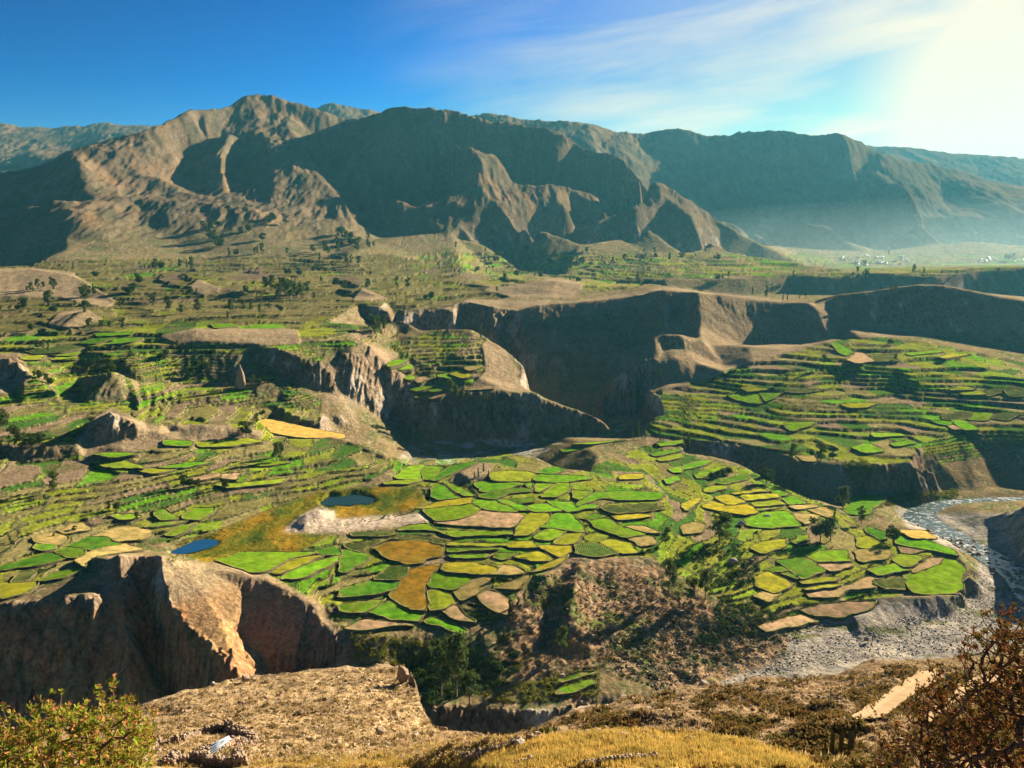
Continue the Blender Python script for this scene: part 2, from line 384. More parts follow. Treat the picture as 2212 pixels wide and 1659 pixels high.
L([(0, 575), (200, 575), (400, 580), (600, 580), (800, 590), (1000, 590)], z=[-80, -82, -90, -92, -100, -115])
L([(1000, 640), (1100, 635), (1200, 608), (1240, 612), (1300, 630), (1400, 612)], d=[1800, 1850, 1950, 1960, 1880, 1990])
L([(1170, 630), (1210, 640)], d=[1850, 1800])
L([(1070, 590), (1130, 585), (1200, 588), (1240, 600)], z=[-126, -124, -126, -130])
L([(1000, 570), (1300, 580), (1600, 580), (1900, 575), (2211, 570)], z=[-110, -134, -142, -142, -140], ext='r')
L([(1440, 601), (1600, 598), (1700, 590), (1790, 598), (1860, 588), (2020, 596), (2110, 578), (2211, 574)], d=[2300, 2350, 2450, 2400, 2450, 2350, 2500, 2550], ext='r')
L([(1440, 622), (1520, 632), (1600, 640), (1700, 632), (1800, 645), (1900, 630), (2000, 634), (2100, 628), (2211, 645)], d=[2225, 2240, 2262, 2360, 2330, 2370, 2300, 2420, 2440], ext='r')
# --- foot of the mountains
L([(1000, 545), (1250, 548), (1500, 552), (1700, 558), (1900, 558), (2211, 555)], z=[-70, -85, -110, -140, -142, -140], ext='r')
L([(900, 540), (1000, 532), (1100, 530), (1250, 528), (1400, 540), (1500, 545), (1650, 532)], z=[-75, -66, -60, -56, -80, -88, -80])
# bench on the left and its edge
L([(-200, 585), (0, 580), (110, 562), (140, 518), (260, 525), (400, 545), (550, 552), (700, 560)], d=[2300, 2350, 2400, 2450, 2480, 2500, 2520, 2480], ext='l')
L([(140, 540), (300, 550), (450, 560)], d=[2350, 2400, 2420])
L([(120, 434), (200, 437), (350, 440), (430, 444), (530, 450), (560, 470), (640, 520), (720, 545)], d=[2800, 2900, 3000, 3050, 3000, 2900, 2750, 2650])
L([(128, 436), (160, 470), (140, 515)], d=[2790, 2620, 2470])
L([(-200, 480), (0, 480), (90, 470)], d=[2800, 2830, 2900], ext='l')
L([(300, 455), (340, 500), (380, 530)], d=[2950, 2700, 2560])
# left massif: skyline and spurs
L([(-300, 470), (-100, 430), (0, 405), (40, 382), (100, 352), (160, 330), (220, 315), (270, 300), (330, 282), (370, 264), (410, 237)], d=[3000, 2980, 3050, 3150, 3250, 3320, 3400, 3500, 3600, 3750, 3900], ext='l')
L([(410, 237), (440, 241), (470, 232), (500, 228), (528, 212), (555, 204), (580, 208), (640, 238), (690, 246), (740, 256), (790, 262)], d=[3900, 4000, 4150, 4300, 4450, 4500, 4500, 4450, 4500, 4600, 4650])
L([(410, 238), (375, 280), (345, 310), (315, 340), (295, 380), (290, 420), (300, 437)], d=[3895, 3750, 3600, 3450, 3300, 3150, 3060])
L([(440, 243), (430, 300), (415, 350), (400, 400), (420, 440)], d=[3980, 3780, 3560, 3330, 3080], dd=170)
L([(470, 275), (445, 310), (430, 345), (460, 400), (480, 430)], d=[4020, 3880, 3740, 3450, 3250])
L([(500, 245), (500, 290), (482, 330), (480, 375), (486, 410)], d=[4200, 3950, 3720, 3500, 3350], dd=-60)
L([(520, 310), (505, 350), (500, 400), (500, 430)], d=[3980, 3820, 3520, 3280], dd=150)
L([(560, 225), (560, 290), (575, 340), (595, 390), (602, 440)], d=[4400, 4000, 3700, 3430, 3180])
L([(600, 250), (640, 310), (690, 380), (740, 440), (760, 490)], d=[4380, 4000, 3620, 3300, 3080])
L([(620, 350), (660, 420), (710, 470), (760, 500)], d=[3680, 3350, 3140, 3000])
L([(560, 300), (540, 330)], d=[4030, 3950])
L([(640, 260), (700, 330), (720, 400), (780, 470), (830, 515)], d=[4420, 4250, 3900, 3450, 3100], dd=120)
L([(430, 446), (500, 450), (600, 470), (700, 500), (800, 522)], d=[3060, 3050, 2980, 2900, 2820])
# central massif
L([(790, 262), (820, 240), (855, 232), (900, 233), (930, 236), (960, 244), (1000, 247), (1060, 258), (1110, 266), (1170, 275), (1210, 290), (1260, 314), (1330, 340), (1400, 378), (1480, 424), (1560, 482), (1620, 514), (1652, 530)], d=[4600, 4450, 4300, 4200, 4150, 4150, 4200, 4250, 4300, 4300, 4250, 4150, 4050, 3950, 3850, 3750, 3700, 3650])
L([(820, 250), (800, 320), (790, 400), (810, 470)], d=[4420, 4050, 3650, 3280], dd=60)
L([(745, 345), (760, 370), (775, 400)], d=[3950, 3820, 3700])
L([(960, 248), (975, 275), (1000, 320), (1025, 350), (1030, 400), (1060, 440), (1130, 480), (1200, 505), (1252, 527)], d=[4130, 3980, 3780, 3640, 3480, 3350, 3220, 3120, 3050])
L([(812, 436), (850, 450), (880, 468), (940, 485), (960, 505), (1040, 526)], d=[3350, 3280, 3200, 3130, 3080, 3020])
L([(870, 440), (940, 470), (1010, 500)], d=[3300, 3200, 3120])
L([(1040, 265), (1070, 330), (1110, 400), (1160, 450), (1190, 480)], d=[4230, 3980, 3700, 3500, 3380])
L([(1180, 285), (1200, 340), (1215, 400), (1205, 430), (1240, 470), (1300, 500), (1340, 515), (1400, 545)], d=[4260, 3980, 3740, 3600, 3440, 3320, 3240, 3120])
L([(1210, 300), (1275, 340), (1280, 400), (1310, 450), (1330, 480)], d=[4240, 4050, 3780, 3560, 3420], dd=150)
L([(1315, 455), (1350, 458), (1400, 490), (1450, 530), (1475, 546)], d=[3520, 3440, 3330, 3210, 3150])
L([(1330, 345), (1385, 360), (1400, 395), (1440, 430), (1490, 470), (1530, 510), (1575, 545)], d=[4030, 3860, 3780, 3650, 3520, 3400, 3280])
L([(1440, 390), (1480, 420), (1520, 470), (1580, 520), (1610, 540)], d=[3920, 3850, 3720, 3560, 3450], dd=110)
# ranges behind
Hd([(1050, 5200, 350), (1400, 4800, 150), (1700, 4600, -50)])
L([(1000, 262), (1050, 250), (1100, 256), (1170, 268), (1210, 262), (1270, 266), (1310, 285), (1370, 290), (1420, 288), (1460, 277), (1510, 293), (1555, 299), (1590, 287), (1680, 285), (1760, 288), (1810, 292), (1860, 308), (1900, 330), (1950, 350), (1990, 352), (2050, 382), (2080, 370), (2140, 395), (2211, 405), (2500, 440)], d=[6500, 6400, 6300, 6300, 6200, 6200, 6300, 6300, 6400, 6400, 6400, 6400, 6300, 6000, 6000, 6000, 6000, 6000, 6000, 6100, 6100, 6300, 6400, 6500, 6500], ext='r')
L([(1500, 420), (1600, 400), (1800, 400), (1850, 450)], d=[5650, 5700, 5700, 5500])
L([(1600, 500), (1700, 485), (1800, 480)], d=[5100, 5150, 5200])
L([(1980, 470), (2100, 472), (2211, 468)], d=[5150, 5200, 5200], ext='r')
L([(1810, 292), (1850, 340), (1900, 370), (1950, 400), (1990, 440), (1980, 475)], d=[5900, 5500, 5250, 5080, 4900, 4750])
L([(1830, 380), (1880, 400), (1905, 440), (1900, 465)], d=[5500, 5400, 5250, 5060])
L([(2030, 400), (2040, 430), (2020, 465)], d=[5900, 5700, 5300])
L([(1680, 530), (1740, 480), (1800, 490), (1830, 520), (1860, 545)], d=[4500, 4650, 4650, 4500, 4400])
L([(1900, 540), (2000, 530), (2100, 520), (2211, 530)], d=[4500, 4600, 4650, 4600])
Hd([(-400, 5200, 150), (0, 5200, 150), (300, 5500, 250), (600, 6000, 350), (900, 6200, 450)], 'l')
Hd([(1700, 7400, 300), (1900, 7600, 300), (2211, 7600, 250)], 'r')
L([(1800, 310), (1890, 318), (1940, 316), (1990, 322), (2060, 333), (2130, 335), (2211, 343), (2500, 360)], d=9000, ext='r')
L([(-400, 280), (-100, 262), (0, 264), (50, 275), (130, 276), (190, 272), (235, 266), (280, 271), (345, 272), (450, 290)], d=8600, ext='l')
L([(-300, 330), (0, 300), (60, 330), (120, 300), (180, 335), (240, 290), (290, 330), (330, 300)], d=[7600, 7800, 7300, 7900, 7300, 8000, 7400, 7800], ext='l')
L([(-300, 400), (0, 370), (100, 345), (180, 330)], d=[6300, 6400, 6500, 6600], ext='l')
L([(640, 262), (680, 236), (712, 223), (745, 226), (780, 234), (830, 244), (900, 262)], d=7600)
Hd([(-400, 12500, -100), (600, 12500, 0), (1500, 12500, 0), (2500, 12500, 0)], 'lr')
Hd([(300, 9500, 500), (900, 9500, 600), (1500, 9500, 500)])
#LINES_END

# ------------------------------------------------------------------ triangulate and sample the survey on a fan of rays
NU_IN, NV = 900, 2600
u_in = np.linspace(-0.545, 0.545, NU_IN)
u_l = np.linspace(-0.735, -0.545, 60)[:-1]; u_r = np.linspace(0.545, 0.735, 60)[1:]
U = np.concatenate([u_l, u_in, u_r]); NU = len(U)
V0, V1 = math.log(3.0), math.log(12400.0)
V = np.linspace(V0, V1, NV)
def build_table():
    A = np.array(PTS)
    # drop near duplicates
    key = np.round(A[:, :2] / np.array([0.0022, 0.0035])).astype(np.int64)
    _, first = np.unique(key, axis=0, return_index=True)
    A = A[np.sort(first)]
    pts = [Vector((float(a[0]) * 1.0, float(a[1]) * 0.6)) for a in A]
    vo, eo, fo, ov, oe, of = delaunay_2d_cdt(pts, [], [], 0, 1e-6)
    zz = np.array([A[o[0], 2] if len(o) else 0 for o in ov])
    vx = np.array([[p.x, p.y] for p in vo])
    T = np.full((NU, NV), np.nan)
    for f in fo:
        if len(f) != 3: continue
        (x0, y0), (x1, y1), (x2, y2) = vx[f[0]], vx[f[1]], vx[f[2]]
        y0 /= 0.6; y1 /= 0.6; y2 /= 0.6
        det = (y1 - y2) * (x0 - x2) + (x2 - x1) * (y0 - y2)
        if abs(det) < 1e-12: continue
        i0 = np.searchsorted(U, min(x0, x1, x2) - 1e-9); i1 = np.searchsorted(U, max(x0, x1, x2) + 1e-9)
        j0 = np.searchsorted(V, min(y0, y1, y2) - 1e-9); j1 = np.searchsorted(V, max(y0, y1, y2) + 1e-9)
        if i1 <= i0 or j1 <= j0: continue
        UU = U[i0:i1, None]; VV = V[None, j0:j1]
        a = ((y1 - y2) * (UU - x2) + (x2 - x1) * (VV - y2)) / det
        b = ((y2 - y0) * (UU - x2) + (x0 - x2) * (VV - y2)) / det
        c = 1 - a - b
        m = (a >= -1e-7) & (b >= -1e-7) & (c >= -1e-7)
        val = a * zz[f[0]] + b * zz[f[1]] + c * zz[f[2]]
        sub = T[i0:i1, j0:j1]; sub[m] = val[m]
    # fill any holes along the ray
    for i in range(NU):
        r = T[i]; bad = np.isnan(r)
        if bad.any(): r[bad] = np.interp(V[bad], V[~bad], r[~bad])
    return T
T = build_table()
lap('tin')
def blur(A, n, axis):
    if n < 1: return A
    k = np.ones(2 * n + 1) / (2 * n + 1)
    P = np.concatenate([np.repeat(np.take(A, [0], axis), n, axis), A, np.repeat(np.take(A, [-1], axis), n, axis)], axis)
    C = np.cumsum(P, axis); Z = np.zeros_like(np.take(C, [0], axis)); C = np.concatenate([Z, C], axis)
    m = A.shape[axis]
    hi = np.take(C, np.arange(2 * n + 1, 2 * n + 1 + m), axis); lo = np.take(C, np.arange(0, m), axis)
    return (hi - lo) / (2 * n + 1)
# soften facets, more so in the mountains
TB = blur(blur(T, 2, 0), 1, 1)
TM = blur(blur(blur(blur(T, 5, 0), 3, 1), 4, 0), 3, 1)
wm = sstep(math.log(2300), math.log(3000), V)[None, :]
T = TB * (1 - wm) + (TM * 0.3 + TB * 0.7) * wm
del TB, TM
def sample(tab, u, v):
    fu = np.interp(u, U, np.arange(NU)); fv = (v - V0) / (V1 - V0) * (NV - 1)
    fu = np.clip(fu, 0, NU - 1.001); fv = np.clip(fv, 0, NV - 1.001)
    i = fu.astype(np.int64); j = fv.astype(np.int64); a = fu - i; b = fv - j
    return (tab[i, j] * (1 - a) + tab[i + 1, j] * a) * (1 - b) + (tab[i, j + 1] * (1 - a) + tab[i + 1, j + 1] * a) * b
#PART2 ------------------------------------------------------------------ relief, terraces
UU, VV = np.meshgrid(U, V, indexing='ij')
DD = np.exp(VV)
XX = DD * np.sin(UU); YY = DD * np.cos(UU)
DV = V[1] - V[0]
G = np.abs(np.gradient(T, axis=1)) / (DD * DV)
GU = np.abs(np.gradient(T, axis=0) / (DD * np.gradient(U)[:, None]))
steep = sstep(0.40, 1.0, blur(blur(np.maximum(G, GU * 0.8), 2, 1), 2, 0))
far = sstep(math.log(1900), math.log(2700), VV)
fl = fbm(XX / 26, YY / 60, 3, 3) * 0.6 + ridged(XX / 9, YY / 40, 3, 9) * 0.4
fl = fl + ridged(XX / 4.5, YY / 30, 2, 12) * 0.22 * (DD < 1300)
shift = (1 - far) * fl * 10.0 * sstep(250, 500, DD) * (0.2 + steep)
Zt = sample(T, UU + fbm(XX / 40, YY / 40, 2, 21) * 1.2 / DD * (DD > 250), VV + shift / DD)
mt = far * sstep(-70, 60, Zt)
wx = fbm(XX / 500, YY / 500, 2, 5) * 0.5
Zt += mt * (ridged(XX / 260 + wx, YY / 560 - wx, 4, 31, 0.5) - 0.25) * 19
Zt += mt * ridged(XX / 62 + wx, YY / 200, 3, 44, 0.6) * 7
Zt += mt * ridged(XX / 30 + 2 * wx, YY / 150, 3, 46, 0.6) * 4.5
crag = mt * sstep(0.1, 0.5, fbm(XX / 600, YY / 600, 2, 71) + 0.2) * sstep(150, 350, Zt)
Zt += crag * ridged(XX / 60, YY / 110, 4, 75, 0.6) * 13
mid = (1 - far) * sstep(math.log(90), math.log(300), VV)
Zt += mid * fbm(XX / 70, YY / 70, 3, 51) * 1.5
nearm = 1 - sstep(math.log(200), math.log(300), VV)
Zt += nearm * sstep(math.log(20), math.log(60), VV) * (fbm(XX / 12, YY / 12, 4, 61) * (1.1 + 1.3 * sstep(105, 130, DD) * sstep(-5, 15, XX)) + ridged(XX / 30, YY / 16, 3, 66) * 1.3 * sstep(105, 130, DD) * sstep(-5, 15, XX) + fbm(XX / 3.0, YY / 3.0, 2, 62) * 0.20)
PX0, PY0 = project(XX, YY, Zt)
def region(polys, dmin=0, dmax=1e9, soft=2):
    m = np.zeros(PX0.shape, bool)
    for p in polys: m |= in_poly(PX0, PY0, p)
    m &= (DD > dmin) & (DD < dmax)
    return blur(blur(m.astype(np.float32), soft, 0), soft, 1)
R_WET = region([[(380, 1190), (400, 1165), (470, 1145), (590, 1095), (690, 1060), (800, 1050), (900, 1050), (925, 1085), (880, 1105), (740, 1130), (700, 1165), (640, 1195), (540, 1205), (440, 1215)]], 560, 760)
R_BAR = region([[(1470, 1500), (1560, 1450), (1620, 1390), (1720, 1350), (1850, 1300), (2030, 1292), (2110, 1260), (2110, 1200), (2040, 1180), (1960, 1140), (1935, 1100), (2000, 1070), (2330, 1060), (2330, 1500), (1500, 1560)]], 380, 860)
R_DEB = region([[(1095, 1330), (1130, 1260), (1250, 1205), (1400, 1210), (1480, 1260), (1560, 1330), (1700, 1330), (1700, 1420), (1480, 1500), (1300, 1440), (1260, 1530), (1100, 1450), (1060, 1400)]], 400, 620)
R_PLAIN = region([[(740, 1110), (860, 1040), (840, 990), (1110, 980), (1240, 1020), (1400, 960), (1640, 1020), (1860, 1130), (2040, 1170), (2100, 1260), (1850, 1300), (1640, 1340), (1560, 1300), (1400, 1200), (1250, 1205), (1130, 1260), (1080, 1350), (760, 1370), (560, 1250), (480, 1215), (640, 1190)]], 480, 1100)
R_RT = region([[(1400, 860), (1560, 720), (1790, 720), (1930, 700), (2330, 780), (2330, 940), (2010, 1010), (1700, 985), (1400, 960), (1390, 900)]], 900, 1500)
R_PEN = region([[(850, 790), (840, 740), (960, 708), (1050, 730), (1050, 830), (1000, 860), (900, 866)]], 1050, 1400)
R_LEFT = region([[(-200, 690), (0, 690), (400, 690), (870, 660), (880, 720), (700, 760), (690, 930), (860, 1000), (760, 1060), (420, 1160), (200, 1200), (0, 1300), (-200, 1350)]], 480, 1400)
R_UPL = region([[(-200, 560), (300, 560), (900, 545), (1100, 640), (870, 690), (-200, 720)]], 1150, 2600)
R_VAL = region([[(900, 545), (2400, 552), (2400, 600), (1440, 600), (1300, 640), (1000, 650), (900, 600)]], 1900, 6000)
R_BARE = region([
    [(-200, 583), (70, 578), (150, 586), (250, 650), (230, 665), (120, 640), (-200, 640)],
    [(340, 725), (420, 708), (640, 710), (650, 740), (580, 745), (440, 738), (380, 742)],
    [(100, 700), (130, 675), (180, 665), (225, 690), (150, 710)], [(-200, 765), (40, 762), (70, 815), (20, 850), (-200, 850)],
    [(165, 950), (205, 900), (240, 880), (330, 920), (440, 915), (570, 930), (560, 950), (350, 960), (250, 985), (170, 985)],
    [(600, 1150), (640, 1120), (690, 1090), (725, 1105), (720, 1140), (900, 1110), (930, 1130), (800, 1150), (740, 1155)],
    [(1330, 820), (1340, 770), (1440, 715), (1490, 640), (1505, 632), (1560, 640), (1600, 740), (1560, 810), (1420, 845)],
    [(1040, 740), (1085, 740), (1150, 850), (1000, 848), (1050, 800)], [(720, 780), (790, 745), (860, 760), (860, 790), (900, 870), (700, 870)],
    [(860, 690), (1010, 645), (1240, 650), (1440, 620), (1700, 648), (1760, 655), (2000, 608), (2240, 640), (2240, 720), (1820, 730), (1560, 800), (1500, 650), (860, 715)],
    [(1040, 625), (1200, 600), (1260, 610), (1240, 645), (1100, 640)], [(760, 650), (780, 620), (840, 645)], [(400, 620), (430, 603), (480, 625), (440, 640)],
    [(60, 1310), (180, 1290), (240, 1190), (560, 1230), (700, 1310), (740, 1400), (-200, 1400), (-200, 1310)],
    [(1680, 975), (1740, 1000), (2000, 1010), (1900, 1060), (1780, 1080)], [(1200, 1195), (1330, 1205), (1330, 1300), (1190, 1300)],
    [(1000, 1000), (1070, 1000), (1050, 1030), (960, 1050)], [(620, 940), (700, 930), (830, 960), (600, 930)]], 440, 2700)
R_HEAD = region([[(230, 1700), (300, 1500), (700, 1440), (880, 1430), (960, 1600), (700, 1700)]], 90, 215)
R_MND = region([[(608, 1150), (640, 1118), (690, 1092), (722, 1102), (728, 1120), (930, 1105), (930, 1125), (800, 1140), (700, 1152)]], 560, 760)
R_NEAR = 1 - sstep(math.log(240), math.log(300), VV)
# smoothed steepness after the relief, used to keep terraces off cliffs
Gs = blur(np.abs(np.gradient(blur(Zt, 2, 1), axis=1)) / (DD * DV), 3, 1)
flat = 1 - sstep(0.32, 0.50, np.maximum(Gs, GU * 0.7))
ter = np.clip(R_PLAIN + R_RT + R_PEN + R_LEFT + R_UPL + R_VAL, 0, 1) * flat
ter *= (1 - np.clip(R_WET + R_BAR + R_BARE * 1.3 + R_DEB * 1.2, 0, 1))
ter = sstep(0.35, 0.65, ter)
def terrace(X, Y, Z, D, slope, plain):
    h = np.interp(D, [400, 900, 1600, 2600, 5000], [2.1, 2.7, 4.2, 6.5, 9.0])
    # step height changes between districts, not continuously
    hq = np.where(D < 1150, 2.3, np.where(D < 1700, 4.0, np.where(D < 2700, 6.0, 7.0)))
    hq = hq * (0.85 + 0.4 * (fbm(X / 260, Y / 260, 1, 77) > 0.05))
    hq = np.where(plain > 0.5, 1.15, hq)
    n = fbm(X / 110, Y / 110, 3, 80) * 2.4 + fbm(X / 22, Y / 22, 2, 81) * 0.12
    t = (Z + n) / hq + 400
    lev = np.floor(t); fr = t - lev
    wfrac = np.clip(1.8 * slope / hq, 0.08, 0.42)
    r = sstep(1 - wfrac, 1.0, fr)
    Zn = (lev + r - 400) * hq + hq * 0.10 * fr - n * 0.85
    wc = 26 + 40 * hash01(lev, lev * 0 + 3)
    P = X + Y * 0.22 + 9 * fbm(X / 40, Y / 40, 2, 83) + 200 * hash01(lev, lev * 0 + 9)
    cell = np.floor(P / wc); cf = (P / wc - cell) * wc
    edge = np.minimum(cf, wc - cf)
    return Zn, lev, fr, r, cell, edge, wfrac
slopeT = np.maximum(Gs, 0.02)
Zpre = Zt.copy()
Zn, lev, fr, r, cell, edge, wf = terrace(XX, YY, Zt, DD, slopeT, R_PLAIN)
Zt = Zt * (1 - ter) + Zn * ter
Zt += ter * (edge < 1.1) * (DD < 1500) * 0.35
# fine roughness of wild ground and rock
wild = (1 - ter) * mid
Zt += wild * (fbm(XX / 13, YY / 13, 3, 52) * (0.35 + 3.4 * steep) + fbm(XX / 4.5, YY / 4.5, 2, 53) * (0.25 + 1.3 * steep) + R_DEB * fbm(XX / 6, YY / 6, 2, 54) * 1.0)
lap('terraces')
# first hit of a sight line on the land: gives the place of things whose foot is seen at (px, py)
PYt = project(XX, YY, Zt)[1]
def hit(px, py):
    x, y, s = ray(px, py)
    u = math.atan2(x, y)
    for it in range(2):
        i = int(np.clip(round(float(np.interp(u, U, np.arange(NU)))), 0, NU - 1))
        k = np.nonzero(PYt[i] <= py)[0]
        k = k[V[k] > math.log(20)]
        j = k[0] if len(k) else NV - 1
    d = math.exp(V[j]); h = math.hypot(x, y)
    return d * math.sin(u), d * math.cos(u), float(Zt[i, j])
def zat(x, y):
    return float(sample(Zt, np.array([math.atan2(x, y)]), np.array([math.log(math.hypot(x, y))]))[0])

# ------------------------------------------------------------------ fields seen one by one
CROPS = {'M': (740, 950, 2.989), 'R': (1480, 950, 2.981), 'K': (0, 1000, 2.989), 'U': (1480, 600, 2.981), 'P': (740, 600, 2.989), 'Q': (0, 600, 2.989), 'B': (740, 1300, 2.989), 'S': (1480, 1300, 2.981), 'A': (0, 1300, 2.989)}
def cp(c, x, y):
    ox, oy, s = CROPS[c]
    return (ox + x / s) * 0.99505, (oy + y / s) * 0.99505
FIELD_COL = {'g': (0.125, 0.30, 0.014), 'G': (0.07, 0.19, 0.014), 'y': (0.25, 0.31, 0.022), 'b': (0.34, 0.28, 0.11), 's': (0.40, 0.29, 0.175), 'o': (0.25, 0.155, 0.018), 'd': (0.06, 0.095, 0.03), 'r': (0.075, 0.13, 0.03), 'u': (0.50, 0.34, 0.09), 'k': (0.17, 0.12, 0.085)}
FIELD_WORD = {'g': 'bright green crop field', 'G': 'deep green crop field', 'y': 'yellow green ripening field', 'b': 'straw coloured stubble field', 's': 'bare sandy fallow field', 'o': 'orange brown marshy field', 'd': 'dull dark green field', 'r': 'green field planted in fine rows', 'u': 'golden mown field', 'k': 'dark ploughed field'}
